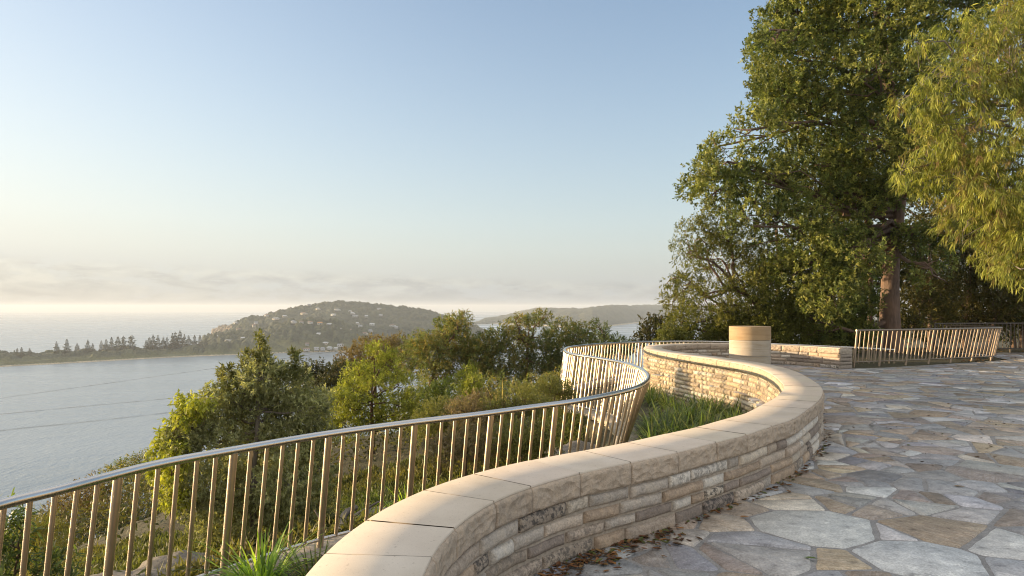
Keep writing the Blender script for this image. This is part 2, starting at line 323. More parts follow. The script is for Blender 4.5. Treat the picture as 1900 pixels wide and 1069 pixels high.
# water
m, t = mat_new('sea_water'); g = t.add('ShaderNodeNewGeometry').outputs['Position']
a = t.noise(t.mapping(g, (1, .55, 1), rot=(0,0,.35)), .22, 4, .6); b = t.noise(g, .035, 4, .55); c = t.noise(t.mapping(g, (.35, 1.6, 1), rot=(0,0,-.25)), .0016, 5, .6, dist=.6)
sxw = t.add('ShaderNodeSeparateXYZ', {0: g})
warp = t.math('MULTIPLY', t.math('SUBTRACT', t.noise(g, .006, 3, .5), .5), 22.0)
def slick(A, B, Cc, wd):
    """thin calm current line  A*x + y - C = 0"""
    v = t.math('ABSOLUTE', t.math('ADD', t.math('ADD', t.math('MULTIPLY', sxw.outputs[0], A), sxw.outputs[1]), t.math('SUBTRACT', warp, Cc)))
    return t.math('SUBTRACT', 1.0, t.math('DIVIDE', v, wd), clamp=True)
SL = t.math('MAXIMUM', slick(-1.1, 1, 1124, 11), t.math('MAXIMUM', slick(-1.08, 1, 1292, 10), slick(-5.0, 1, 3985, 34)))
col = t.mix(t.ramp(c, [(.4, (0,0,0)), (.6, (1,1,1))]), (.24,.28,.30,1), (.31,.35,.365,1))
col = t.mix(t.math('MULTIPLY', SL, t.math('MULTIPLY', .8, t.ramp(b, [(.35, (.3,.3,.3)), (.55, (1,1,1))]))), col, (.0,.0,.0,1))
rg = t.math('ADD', .20, t.math('ADD', t.math('MULTIPLY', c, .14), t.math('MULTIPLY', SL, .0)))
nrm = bump(t, t.math('ADD', a, t.math('MULTIPLY', b, 2.0)), .5, 1.6)
p = t.add('ShaderNodeBsdfPrincipled', {'Base Color': col, 'Roughness': rg, 'IOR': 1.333, 'Normal': nrm}); finish(t, p.outputs[0]); M['water'] = m

# ------------------------------------------------------------------ wall, drum and fence lines (plan)
HW = .556; WW = .48
T_PX = [(784,1069),(798,1034),(841,980),(914,930),(985,902),(1072,877),(1168,857),(1256,838),(1328,819),(1386,805),(1432,789),(1470,777),(1498,758),(1516,745),(1526,730),(1522,716)]
T_pl = [G(x, y, HW)[:2] for x, y in T_PX]
T_far = [(4.68,10.88),(4.93,12.2),(4.93,13.4),(4.72,14.6),(4.4,15.8),(4.15,16.8),(4.02,17.9),(4.15,18.9),(4.55,19.75),(5.2,20.35),(6.0,20.65),(6.9,20.5),(7.7,19.95),(8.3,19.25),(8.79,18.3)]
T_pts = [(-.30, 1.2), (-.36, 2.0)] + [tuple(q) for q in T_pl] + T_far
TP = Path(T_pts, 20, smooth=14)
cl_pts = TP.P[:, :2] - TP.nr(TP.s)*WW/2
WP = Path(cl_pts[::8].tolist()+[cl_pts[-1].tolist()], 8, smooth=4)
# hand-rail centre line: x px, y px, height
RAIL = [(-150,990,.47),(0,936,.48),(100,912,.48),(200,885,.48),(300,860,.49),(420,838,.49),(600,807,.49),(759,785,.50),(877,771,.51),(978,757,.52),(1079,743,.54),(1163,725,.56),(1192,714,.575),(1203,702,.58),(1197,690.5,.585),(1180,681,.59),(1150,672,.59),(1100,663.5,.60),(1062,657.5,.61),(1048,651.5,.61)]
RAIL = [G(x, y, z) for x, y, z in RAIL] + [np.array(q) for q in [(1.45,17.7,.605),(2.05,18.9,.60),(2.9,20.0,.595),(3.95,21.0,.585),(5.2,21.75,.57),(6.5,21.9,.55),(7.7,21.4,.525),(8.75,20.75,.50),(9.93,20.35,.465),(11.4,20.3,.385)]]
RP = Path(RAIL, 20, smooth=10)
def rail_u(px):      # arc position of a pixel column on the near part
    P = RP.P; x = 950+F*P[:, 0]/P[:, 1]; i = int(np.argmax(x >= px)); return RP.s[i]
U_RIGHT = RP.s[np.argmin(np.hypot(RP.P[:,0]-G(1203,702,.58)[0], RP.P[:,1]-G(1203,702,.58)[1]))]
U_LEFT = RP.s[np.argmin(np.hypot(RP.P[:,0]-G(1048,651.5,.61)[0], RP.P[:,1]-G(1048,651.5,.61)[1]))]
def lean_at(u):
    return .15+.20*np.exp(-((u-U_RIGHT)/1.6)**2) - .09*np.clip((u-U_LEFT-2)/5, 0, 1)
def rail_bottom(u):
    """foot line: the fence leans inwards towards the top"""
    p = RP.at(u); n = RP.nr(u); l = lean_at(u)
    zb = p[..., 2]-1.0-.10*np.exp(-((u-U_LEFT)/2.5)**2)
    return np.stack([p[..., 0]-n[..., 0]*l, p[..., 1]-n[..., 1]*l, zb], -1)
FOOT = rail_bottom(RP.s)

# ------------------------------------------------------------------ ground
def seg_dist(x, y, P):
    """distance of points to polyline (decimated) and side (+ = left = seaward)"""
    P = P[::10, :2]; A = P[:-1]; B = P[1:]; d = B-A; L2 = (d**2).sum(1)
    best = np.full(x.shape, 1e9); side = np.zeros(x.shape)
    for k in range(len(A)):
        t_ = np.clip(((x-A[k,0])*d[k,0]+(y-A[k,1])*d[k,1])/L2[k], 0, 1)
        ex = x-(A[k,0]+t_*d[k,0]); ey = y-(A[k,1]+t_*d[k,1]); dd = ex*ex+ey*ey
        cr = d[k,0]*ey-d[k,1]*ex; m_ = dd < best; best = np.where(m_, dd, best); side = np.where(m_, cr, side)
    return np.sqrt(best), side
def ground_z(x, y):
    x = np.asarray(x, float); y = np.asarray(y, float); d, side = seg_dist(x, y, FOOT)
    azi = np.degrees(np.arctan2(x, np.maximum(y, .01)))
    out = (side > 0)
    hl = np.clip((azi-14)/9, 0, 1)*np.clip((y-19)/3, 0, 1); hl = hl*hl*(3-2*hl)                      # headland to the right stays level
    s1 = np.clip(d-.32, 0, 1e9)
    drop = .50*np.clip(s1/.5, 0, 1)+.22*s1+.22*np.clip(s1-8, 0, 1e9)+.10*np.clip(s1-30, 0, 1e9)
    dropr = .10*np.clip(d-1, 0, 1e9)+.012*np.clip(d-3, 0, 60)**2
    z_out = -.60-(drop*(1-hl)+dropr*hl)-.0
    z_out = z_out+hl*.45+ (fbm(x*.35, y*.35, 4, 3)-.5)*.5*np.clip(s1, 0, 1)*(1-hl*.6)
    z_in = -.60+(fbm(x*1.3, y*1.3, 3, 5)-.5)*.05
    z = np.where(out, z_out, z_in)
    pv = terrace_in(x, y); z = np.where(pv > 0, np.minimum(z, -.12), z)
    far = (y > 17) & (azi > 25.0) & (x > 9.2); z = np.where(far & (pv <= 0), np.maximum(z, -.012-.05*np.clip(y-27, 0, 99)) , z)
    return np.maximum(z, -112)
TERR = None
def terrace_in(x, y):
    P = TERR; inside = np.zeros(np.shape(x), bool); n_ = len(P); j = n_-1
    for i in range(n_):
        xi, yi = P[i]; xj, yj = P[j]
        c_ = ((yi > y) != (yj > y)) & (x < (xj-xi)*(y-yi)/(yj-yi+1e-12)+xi); inside ^= c_; j = i
    return inside.astype(int)
tl = (TP.P[:, :2]-TP.nr(TP.s)*.12)[::6].tolist()
TERR = np.array(tl+[(9.2,18.55),(10.2,18.75),(11.1,19.2),(12.0,19.6),(13.1,20.2),(14.2,20.7),(15.7,21.6),(16.1,23.0),(15.9,24.6),(17.5,25.0),(26,25.2),(26,-4),(-.3,-4)])
# terrain sheet: polar grid around the viewpoint
ra = np.concatenate([np.linspace(.3, 30, 150), np.geomspace(30.4, 420, 90)]); aa = np.radians(np.linspace(-100, 100, 420))
RR, AA = np.meshgrid(ra, aa, indexing='ij'); GX = RR*np.sin(AA); GY = RR*np.cos(AA); GZ = ground_z(GX, GY)
b = MB(); b.grid(np.stack([GX, GY, GZ], -1), flip=True); o = b.build('hillside_ground', M['soil'], smooth=True); tag(o, kind='structure')
# terrace base: mortar bed
tb = bpy.data.meshes.new('terrace_bed'); tb.from_pydata([(float(x), float(y), -.004) for x, y in TERR], [], [list(range(len(TERR)))[::-1]])
tb.materials.append(M['joint']); o = bpy.data.objects.new('terrace_mortar_bed', tb); C.objects.link(o); tag(o, kind='structure')
if o.data.polygons[0].normal.z < 0: o.data.flip_normals()
# crazy paving: a weighted Voronoi of real flagstones
def clip_poly(P, nx, ny, c):
    out = []; n_ = len(P)
    for i in range(n_):
        a = P[i]; b_ = P[(i+1) % n_]; da = a[0]*nx+a[1]*ny-c; db = b_[0]*nx+b_[1]*ny-c
        if da <= 0: out.append(a)
        if (da < 0 < db) or (db < 0 < da):
            t_ = da/(da-db); out.append((a[0]+(b_[0]-a[0])*t_, a[1]+(b_[1]-a[1])*t_))
    return out
def area_(A): A = np.array(A); return abs(np.sum(A[:,0]*np.roll(A[:,1],-1)-A[:,1]*np.roll(A[:,0],-1)))/2
rb2 = random.Random(17)
def break_up(P, lv):
    """split a slab along straight random cracks, as a mason would"""
    if len(P) < 3: return []
    a = area_(P)
    if a < .05 or lv > 3 or a < rb2.choice([.07, .12, .2, .35]): return [P]
    A = np.array(P); c_ = A.mean(0)+np.array([rb2.uniform(-.25, .25), rb2.uniform(-.25, .25)])*math.sqrt(a)*.7; E = A-A.mean(0); w_, v_ = np.linalg.eigh(E.T@E)
    th = math.atan2(v_[1, 1], v_[0, 1])+rb2.gauss(0, .5); nx, ny = math.cos(th), math.sin(th); cc = c_[0]*nx+c_[1]*ny; g_ = rb2.uniform(.008, .016)
    L_ = clip_poly(P, nx, ny, cc-g_); R_ = clip_poly(P, -nx, -ny, -cc-g_)
    return [q for h_ in (L_, R_) if len(h_) >= 3 and area_(h_) > .012 for q in break_up(h_, lv+1)]
def paving():
    sites = []; rr = random.Random(5); grid = {}
    fixed = [(1510,978,.44,5),(1700,1036,.36,5),(1870,1012,.27,5),(1645,994,.15,5),(1400,1020,.40,7),(1745,985,.30,6),(1305,1002,.20,8),(1545,1040,.20,6),(1250,1030,.24,2),(1600,935,.34,0),(1450,930,.30,1),(1740,905,.30,3)]
    fx_pal = {}
    for (px_, py_, r_, ci) in fixed:
        q_ = G(px_, py_, 0.0); x, y = float(q_[0]), float(q_[1]); grid.setdefault((int(x), int(y)), []).append((x, y, r_)); sites.append((x, y, r_)); fx_pal[(x, y)] = ci
    tries = 0
    while tries < 60000:
        tries += 1; x = rr.uniform(-.8, 23); y = rr.uniform(.8, 26); r_ = rr.choice([.20, .27, .34, .42, .50])
        if x/max(y,1) > 1.05 or (x > 1.1*y+1.5): continue
        ok = True; cx, cy = int(x), int(y)
        for a in (-1, 0, 1):
            for b_ in (-1, 0, 1):
                for (u, v, r2) in grid.get((cx+a, cy+b_), ()):
                    if (u-x)**2+(v-y)**2 < (.80*(r_+r2))**2: ok = False; break
                if not ok: break
            if not ok: break
        if ok: grid.setdefault((cx, cy), []).append((x, y, r_)); sites.append((x, y, r_))
    xs = np.array([s[0] for s in sites]); ys = np.array([s[1] for s in sites]); inn = terrace_in(xs, ys)
    d_edge, _ = seg_dist(xs, ys, TP.P)
    V = []; Fs = {}; Tt = {}; Gr = {}; nv = 0
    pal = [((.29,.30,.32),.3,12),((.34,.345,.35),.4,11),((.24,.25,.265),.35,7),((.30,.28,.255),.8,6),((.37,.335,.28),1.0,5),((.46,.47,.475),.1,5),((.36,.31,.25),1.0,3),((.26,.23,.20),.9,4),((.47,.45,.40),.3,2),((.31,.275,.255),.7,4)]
    wts = [p_[2] for p_ in pal]
    for (x, y, r_), inside, de in zip(sites, inn, d_edge):
        if not inside and de > .5: continue
        if (not inside) and y > 14 and not (x < 5): continue
        P = [(x-1.3, y-1.3), (x+1.3, y-1.3), (x+1.3, y+1.3), (x-1.3, y+1.3)]; cx, cy = int(x), int(y)
        nb = []
        for a in (-2, -1, 0, 1, 2):
            for b_ in (-2, -1, 0, 1, 2): nb += grid.get((cx+a, cy+b_), [])
        nb.sort(key=lambda q: (q[0]-x)**2+(q[1]-y)**2); gap = rr.uniform(.007, .015)
        for (u, v, r2) in nb[1:26]:
            dx_, dy_ = u-x, v-y; dd = math.hypot(dx_, dy_)
            if dd < 1e-6: continue
            nx, ny = dx_/dd, dy_/dd; h_ = (dd*dd+r_*r_-r2*r2)/(2*dd)
            P = clip_poly(P, nx, ny, x*nx+y*ny+h_-gap)
            if len(P) < 3: break
        if len(P) < 3: continue
        pieces = [P] if fx_pal.get((x, y)) in (5, 8) and r_ < .45 else break_up(P, 0)
        multi = len(pieces) > 1
        for P in pieces:
            A = np.array(P); 
            if abs(np.sum(A[:,0]*np.roll(A[:,1],-1)-A[:,1]*np.roll(A[:,0],-1)))/2 < .008: continue
            if y > 17 and not terrace_in(A[:,0], A[:,1]).all(): continue
            # round the corners and roughen the outline
            pts = []
            for i in range(len(A)):
                a, b_ = A[i], A[(i+1) % len(A)]; L_ = np.linalg.norm(b_-a)
                if L_ < .01: continue
                n_ = max(2, int(L_/.07)) if y < 12 else 2
                c_ = min(.018, L_*.25)
                for k in range(n_+1):
                    t_ = c_/L_+(1-2*c_/L_)*k/n_; q = a+(b_-a)*t_; nn = np.array([(b_-a)[1], -(b_-a)[0]])/L_
                    j = (vnoise(np.array([q[0]*7.]), np.array([q[1]*7.]), 9)[0]-.5)*.026 if y < 12 else 0
                    q = q-nn*abs(j); pts.append(q)
            Q = np.array(pts); cen = Q.mean(0); k = len(Q)
            z0 = rr.uniform(.002, .009); tx, ty = rr.uniform(-.006, .006), rr.uniform(-.006, .006)
            inner = cen+(Q-cen)*(1-.012/np.maximum(np.linalg.norm(Q-cen, axis=1), .05))[:, None]
            zt = lambda B_: z0+tx*(B_[:,0]-cen[0])+ty*(B_[:,1]-cen[1])
            V.append(np.column_stack([Q, zt(Q)-.014])); V.append(np.column_stack([inner, zt(inner)]))
            pi_ = fx_pal.get((x, y) if not multi else None, rr.choices(range(len(pal)), [w_ if (r_ > .25 or p2[0][0] < .42) else w_*.25 for p2, w_ in zip(pal, wts)])[0] if not (x > 12 and y > 15 and rr.random() < .45) else rr.choice([3, 4, 6, 7])); c_, st, _w = pal[pi_]; j = rr.uniform(.82, 1.2); j *= 1.10; c4 = (c_[0]*j, c_[1]*j*rr.uniform(.97,1.02), c_[2]*j*rr.uniform(.94,1.05), st)  # far right browner: tan stone, partly orange sun patches put into the colour
            an = rr.uniform(0, math.pi); gv = (math.cos(an), math.sin(an), rr.random())
            Fs.setdefault(k, []).append([[nv+k+i for i in range(k)]]); Tt.setdefault(k, []).append(c4); Gr.setdefault(k, []).append(gv)
            for i in range(k):
                Fs.setdefault(4, []).append([[nv+i, nv+(i+1) % k, nv+k+(i+1) % k, nv+k+i]]); Tt.setdefault(4, []).append(c4); Gr.setdefault(4, []).append(gv)
            nv += 2*k
    ks = sorted(Fs)
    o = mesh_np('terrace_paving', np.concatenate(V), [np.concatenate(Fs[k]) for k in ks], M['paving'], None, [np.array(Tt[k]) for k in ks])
    at_ = o.data.attributes.new('grain', 'FLOAT_VECTOR', 'FACE'); at_.data.foreach_set('vector', np.concatenate([np.array(Gr[k]) for k in ks]).astype(np.float32).ravel())
    tag(o, kind='structure')
paving()

# ------------------------------------------------------------------ stone wall
def facet(u, v, seed):
    """chiselled relief 0..1"""
    a = fbm(u*7, v*9, 3, seed); w1, i1 = worley(u*6+a, v*8+a, seed+7); w2, i2 = worley(u*15+a*2, v*20, seed+9); return np.clip(.22*a+.42*i1+.18*(1-w1)+.22*i2, 0, 1)
def stone_face(b, path, s0, s1, z0, z1, sg, off, proud, tint, seed, top_flush=False, gap=.005, res=.022):
    nu = max(4, int((s1-s0)/res)); nv_ = max(4, int((z1-z0)/(res*.75)))
    U = np.linspace(s0+gap, s1-gap, nu+1); Vv = np.linspace(z0+gap, z1-(0 if top_flush else gap), nv_+1)
    UU, VV = np.meshgrid(U, Vv, indexing='ij'); nu1, nv1 = UU.shape
    eu = np.minimum(UU-U[0], U[-1]-UU)/.035; ev = np.minimum(VV-Vv[0], Vv[-1]-VV)/.03
    if top_flush: ev = np.minimum((VV-Vv[0])/.02+.25, (Vv[-1]-VV)/.016)
    e = np.clip(np.minimum(eu if not top_flush else eu+.45, ev), 0, 1); e = e*(2-e)
    rel = e*proud*(.35+.9*facet(UU, VV, seed))
    # wavering stone outline
    if not top_flush: VV = VV+(vnoise(UU*9, VV*0+seed, seed)-.5)*.010
    C0 = path.at(UU)[..., :2]; N = path.nr(UU)*sg; P = np.concatenate([C0+N*(off+rel)[..., None], VV[..., None]], -1)
    # returns
    B = C0+N*(off-.03)
    full = np.zeros((nu1+2, nv1+2, 3)); full[1:-1, 1:-1] = P
    full[0, 1:-1] = np.concatenate([B[0], VV[0][:, None]], -1); full[-1, 1:-1] = np.concatenate([B[-1], VV[-1][:, None]], -1)
    full[1:-1, 0] = np.concatenate([B[:, 0], VV[:, 0][:, None]], -1); full[1:-1, -1] = np.concatenate([B[:, -1], VV[:, -1][:, None]], -1)
    full[0,0]=full[0,1]; full[0,-1]=full[0,-2]; full[-1,0]=full[-1,1]; full[-1,-1]=full[-1,-2]
    b.grid(full, tint, flip=(sg < 0))
wall = empty('stone_seat_wall', (*WP.at(3.0)[:2], 0), label='long S-curved sandstone seat wall with smooth pale coping running from the foreground to the round bay', cat='stone wall')
wl = tuple(wall.location)
rs = random.Random(3)
# coping joints fall on the traced ones, then every .52 m
joint = []
for q in T_pl[1:14]:
    d_ = np.hypot(WP.P[:,0]-q[0], WP.P[:,1]-q[1]); joint.append(WP.s[int(np.argmin(d_))])
first = joint[0]; pre = [first-.45*k for k in range(1, 5) if first-.45*k > .05][::-1]; joint = [0.0]+pre+joint
while joint[-1]+.8 < WP.L: joint.append(joint[-1]+rs.uniform(.50, .60))
joint.append(WP.L)
cop = MB(); cfm = MB(); ZC = HW-.165
def near_s(s): return WP.at(s)[1] < 9.0
for k in range(len(joint)-1):
    s0, s1 = joint[k], joint[k+1]; j = rs.uniform(.90, 1.06); zk = rs.uniform(-.002, .002); ct = (.60*j, .52*j*rs.uniform(.985,1.01), .425*j*rs.uniform(.96,1.02), 1)
    U = np.linspace(s0+.004, s1-.004, max(3, int((s1-s0)/.05))); q = WP.at(U)[:, :2]; n_ = WP.nr(U)
    rows = []
    for w_, z_ in ((-WW/2, HW-.012), (-WW/2+.0008, HW-.003), (-WW/2+.003, HW), (WW/2-.003, HW), (WW/2-.0008, HW-.003), (WW/2, HW-.012)):
        rows.append(np.column_stack([q+n_*w_, np.full(len(U), z_+zk)]))
    cop.grid(np.stack(rows, 1), ct, flip=True)
    cf = (.45*j, .36*j, .27*j, 1); rz = .014 if near_s(s0) else .05
    stone_face(cfm, WP, s0, s1, ZC, HW-.012, 1, WW/2, .023, cf, rs.randint(0, 9999), True, .003, rz)
    stone_face(cfm, WP, s0, s1, ZC, HW-.012, -1, WW/2, .030, (.50*j,.42*j,.29*j,1), rs.randint(0, 9999), True, .003, .045)
# end face of the coping
def end_cap(b, z0, z1, w_, tint, seed, proud=.03):
    e = WP.at(WP.L)[:2]; n_ = WP.nr(np.array([WP.L]))[0]; tdir = np.array([-n_[1], n_[0]])
    U = np.linspace(-w_, w_, 14); Vv = np.linspace(z0, z1, 8); UU, VV = np.meshgrid(U, Vv, indexing='ij')
    ed = np.clip(np.minimum(np.minimum(UU-U[0], U[-1]-UU), np.minimum(VV-z0, z1-VV))/.03, 0, 1)
    rel = .004+ed*proud*facet(UU, VV, seed)
    P = np.stack([e[0]+n_[0]*UU+tdir[0]*rel, e[1]+n_[1]*UU+tdir[1]*rel, VV], -1); b.grid(P, tint); 
    b.add(np.array([[e[0]+n_[0]*a-tdir[0]*.02, e[1]+n_[1]*a-tdir[1]*.02, z] for a, z in ((-w_, z1), (w_, z1), (w_, z0), (-w_, z0))]), [[0,1,2,3]], tint)
end_cap(cfm, ZC, HW-.006, WW/2, (.42,.36,.29,1), 4)
cop.build('coping', M['honed'], wall, loc=wl); cfm.build('coping_edge', M['chisel'], wall, loc=wl)
core = MB(); U = np.linspace(0, WP.L-.006, 500); q = WP.at(U)[:, :2]; n_ = WP.nr(U)
rows = [np.column_stack([q+n_*w_, np.full(len(U), z_)]) for w_, z_ in ((-WW/2+.012, -.75), (-WW/2+.012, ZC-.004), (-WW/2+.022, ZC+.002), (-WW/2+.022, HW-.014), (WW/2-.022, HW-.014), (WW/2-.022, ZC+.002), (WW/2-.012, ZC-.004), (WW/2-.012, -.05))]
core.grid(np.stack(rows, 1), flip=True)
core.build('mortar', M['mortar'], wall, loc=wl)
st = MB()
pal_t = [(.42,.34,.265),(.35,.285,.22),(.46,.38,.30),(.56,.51,.44),(.27,.22,.18),(.41,.31,.22),(.38,.33,.275),(.50,.43,.34)]
pal_g = [(.52,.43,.28),(.56,.48,.34),(.46,.36,.23),(.60,.54,.42),(.40,.32,.22)]
def courses(side, zs, pal, off, res_near, proud):
    for ci in range(len(zs)-1):
        s = -rs.uniform(0, .3)
        while s < WP.L:
            L_ = rs.uniform(.14, .34) if rs.random() < .35 else rs.uniform(.34, .66); s0 = max(s, 0.0); s1 = min(s+L_, WP.L); s += L_
            if s1-s0 < .05: continue
            c_ = rs.choice(pal); j = rs.uniform(1.0, 1.24); al = 1-(rs.random()**5 if ci > 0 else rs.random()**2.2)*.9
            if side < 0: al = 1-rs.random()**4*.6
            res = .014 if (side > 0 and WP.at(s0)[1] < 5.5) else (res_near if WP.at(s0)[1] < 10 else .055)
            stone_face(st, WP, s0, s1, zs[ci]+rs.uniform(-.004,.004), zs[ci+1]+rs.uniform(-.004,.004), side, off+rs.uniform(-.006,.010)*(side > 0), proud*rs.uniform(.5,1.3), (c_[0]*j, c_[1]*j, c_[2]*j, al), rs.randint(0, 9999), False, rs.uniform(.007,.013), res)
courses(1, [-.02, .100, .192, .290, ZC], pal_t, WW/2-.004, .024, .024)
courses(-1, [-.70, -.60, -.50, -.41, -.32, -.22, -.13, -.03, .06, .15, .25, ZC-.04, ZC], pal_g, WW/2-.004, .05, .034)
for z0, z1 in zip([-.02, .100, .192, .290], [.100, .192, .290, ZC]): end_cap(st, z0+.006, z1-.006, WW/2-.005, (.33,.28,.23,.8), int(z0*1000)+50)
st.build('stonework', M['rock_face'], wall, loc=wl)

# ------------------------------------------------------------------ stone drum
dc = np.array([6.27, 18.0]); drum = empty('stone_drum', (dc[0], dc[1], 0), label='waist-high round sandstone drum plinth in three bands standing in the round bay', cat='plinth')
def lathe(name, prof, mat, parent, tint, sides=96):
    b = MB(); th = np.linspace(0, 2*np.pi, sides, endpoint=False)
    P = np.array([[[r_*math.cos(a), r_*math.sin(a), z] for a in th] for r_, z in prof]); b.grid(P, tint, closed=True)
    return b.build(name, mat, parent, smooth=True)
def band(name, z0, z1, r_, tint, top=False):
    pr = [(r_-.02, z0+.001), (r_-.006, z0+.001), (r_, z0+.006), (r_, (z0+z1)/2), (r_, z1-.006), (r_-.006, z1-.001)]
    pr += [(r_-.008, z1), (r_*.5, z1), (.001, z1)] if top else [(r_-.02, z1-.001)]
    o = lathe(name, pr, M['drum'], drum, tint)
    md = o.modifiers.new('edge', 'EDGE_SPLIT'); md.split_angle = R(35); return o
m, t = mat_new('banded_sandstone'); at = t.add('ShaderNodeAttribute', attribute_name='tint'); g = t.add('ShaderNodeNewGeometry').outputs['Position']
n3 = t.noise(t.mapping(g, (.6,.6,9)), 2.0, 5, .6, dist=.6); n2 = t.noise(g, 160, 3, .5); n1_ = t.noise(g, 3, 4, .6)
col = t.mix(1.0, at.outputs['Color'], t.ramp(n3, [(.3, (.84,.78,.68)), (.5, (1,1,1)), (.7, (1.08,1.07,1.06))]), 'MULTIPLY')
col = t.mix(1.0, col, t.ramp(n2, [(.3, (.88,)*3), (.7, (1.1,)*3)]), 'MULTIPLY'); col = t.mix(1.0, col, t.ramp(n1_, [(.3, (.92,)*3), (.7, (1.06,)*3)]), 'MULTIPLY')
p = t.add('ShaderNodeBsdfPrincipled', {'Base Color': col, 'Roughness': .8, 'Normal': bump(t, n2, .2, .002)}); finish(t, p.outputs[0]); M['drum'] = m
band('base_band', -.01, .39, .525, (.43,.37,.29,1)); tag(bpy.data.objects['base_band'], 'lowest grey-beige band')
band('middle_band', .392, .80, .523, (.47,.40,.31,1)); tag(bpy.data.objects['middle_band'], 'pale middle band')
band('top_band', .802, 1.155, .525, (.42,.29,.16,1), True); tag(bpy.data.objects['top_band'], 'ochre brown top band')

# ------------------------------------------------------------------ steel fences
def unit_rod(name, sides, mat):
    b = MB(); b.tube([(0,0,0), (0,0,1)], .5, sides, caps=True); o = b.build(name, mat, smooth=False)
    me = o.data; sm = np.array([len(p_.vertices) == 4 for p_ in me.polygons]); me.polygons.foreach_set('use_smooth', sm); bpy.data.objects.remove(o); return me
ROD = unit_rod('bar_mesh', 12, M['steel']); PROD = unit_rod('post_mesh', 20, M['steel']); ROD2 = unit_rod('shaded_bar_mesh', 10, M['steel_shaded']); PROD2 = unit_rod('shaded_post_mesh', 16, M['steel_shaded'])
def rod(name, me, a, b_, dia, parent):
    a = Vector(a); b_ = Vector(b_); d_ = b_-a; o = bpy.data.objects.new(name, me); C.objects.link(o); o.parent = parent
    o.matrix_local = Matrix.Translation(a-Vector(parent.location)) @ d_.to_track_quat('Z', 'Y').to_matrix().to_4x4() @ Matrix.Diagonal((dia, dia, d_.length, 1))
    return o
def tube_obj(name, pts, rad, mat, parent, sides=14):
    b = MB(); b.tube(pts, rad, sides, caps=True); o = b.build(name, mat, parent, smooth=True, loc=tuple(parent.location)); return o
fence = empty('steel_balustrade', tuple(FOOT[200]), label='winding bronze-lit steel balustrade along the outside of the curved seat wall', cat='fence')
tube_obj('handrail', RP.at(np.linspace(0, RP.L, 600)), .033, M['rail'], fence, 20)
fu = np.linspace(0, RP.L, 600); fb = rail_bottom(fu)
tube_obj('bottom_rail', fb, .017, M['rail'], fence, 12)
SP = .1525; u_post = rail_u(213) % (6*SP); bars = []; k = 0; u = u_post-5*SP
idx = -5
while u < RP.L-.02:
    if u > 0.02:
        top_ = RP.at(np.array(u)); bot = rail_bottom(np.array([u]))[0]; bars.append((idx % 6 == 0, top_, bot))
    u += SP; idx += 1
bars.append((True, RP.at(np.array(RP.L-.03)), rail_bottom(np.array([RP.L-.03]))[0]))
far_b = MB(); nb_ = 0
nonpost = sorted([q for q in bars if not q[0]], key=lambda q: q[1][1])
for top_, bot in [(q[1], q[2]) for q in bars if q[0]]:
    d_ = bot-top_; foot = bot+d_*.14
    rod('post', PROD, foot, top_-np.array([0,0,.02]), .062, fence)
for i, (_p, top_, bot) in enumerate(nonpost):
    if i < 100: rod('baluster', ROD, bot, top_-np.array([0,0,.02]), .034, fence)
    else: far_b.tube([bot, top_-np.array([0,0,.02])], .017, 8)
o = far_b.build('baluster', M['steel'], fence, smooth=True, loc=tuple(fence.location)); tag(o, 'farther balusters', kind='stuff')

lf_top = [(9.86,19.35,1.01),(10.55,19.5,1.01),(11.28,19.85,1.01),(12.2,20.25,1.01),(13.25,20.65,1.01),(14.35,21.05,1.01),(15.25,21.45,1.02),(15.75,22.0,1.02),(15.85,22.8,1.02),(15.65,23.5,1.02),(15.25,24.1,1.02)]
lf_bot = [(9.46,18.95),(10.2,19.25),(11.1,19.55),(12.0,19.95),(13.0,20.4),(14.1,20.9),(15.0,21.35),(15.42,21.95),(15.5,22.8),(15.3,23.4),(15.0,24.0)]
LT = Path([(a[0]-.10, a[1], a[2]) for a in lf_top], 20, 6); LBp = catmull([(x, y, 0.0) for x, y in lf_bot], 20); LBL = np.concatenate([[0], np.cumsum(np.linalg.norm(np.diff(LBp, axis=0), axis=1))])
def lbot(f_): return np.array([np.interp(f_*LBL[-1], LBL, LBp[:, k]) for k in range(3)])
def lpt(f_, z): return lbot(f_)+np.array([.11+.15*min(f_*1.6, 1), .03, 1.0])*z
lean = empty('leaning_fence', (9.46, 18.95, 0), label='short steel fence leaning right between the stone wall end and the dark rear fence', cat='fence')
tube_obj('handrail', [lpt(f_, 1.01) for f_ in np.linspace(0, 1, 120)], .030, M['steel_shaded'], lean)

tube_obj('bottom_rail', [lpt(f_, .13) for f_ in np.linspace(0, 1, 100)], .018, M['steel_shaded'], lean, 10)
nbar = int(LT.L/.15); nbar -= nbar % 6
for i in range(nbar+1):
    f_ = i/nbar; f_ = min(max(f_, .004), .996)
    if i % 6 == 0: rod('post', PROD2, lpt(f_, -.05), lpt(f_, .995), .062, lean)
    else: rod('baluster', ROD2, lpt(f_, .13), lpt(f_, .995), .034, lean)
rear = empty('rear_fence', (15.1, 24.5, 0), label='dark upright steel fence at the far right edge of the terrace under the trees', cat='fence')
RPn = Path([(15.1,24.4,1.06),(15.6,24.95,1.06),(16.8,25.15,1.06),(19,25.3,1.06),(24,25.4,1.06)], 20, 4)
M['steel_shadow'] = plain('shadow_steel', (.10,.085,.07), .55, .6, 20)  # rear fence: its shade is put into the steel colour, darker still
tube_obj('handrail', RPn.at(np.linspace(0, RPn.L, 80)), .030, M['steel_shadow'], rear)
tube_obj('bottom_rail', RPn.at(np.linspace(0, RPn.L, 80))-np.array([0,0,.93]), .018, M['steel_shadow'], rear, 10)
ROD3 = unit_rod('shadow_bar_mesh', 10, M['steel_shadow']); PROD3 = unit_rod('shadow_post_mesh', 14, M['steel_shadow'])
i = 0; u = .03
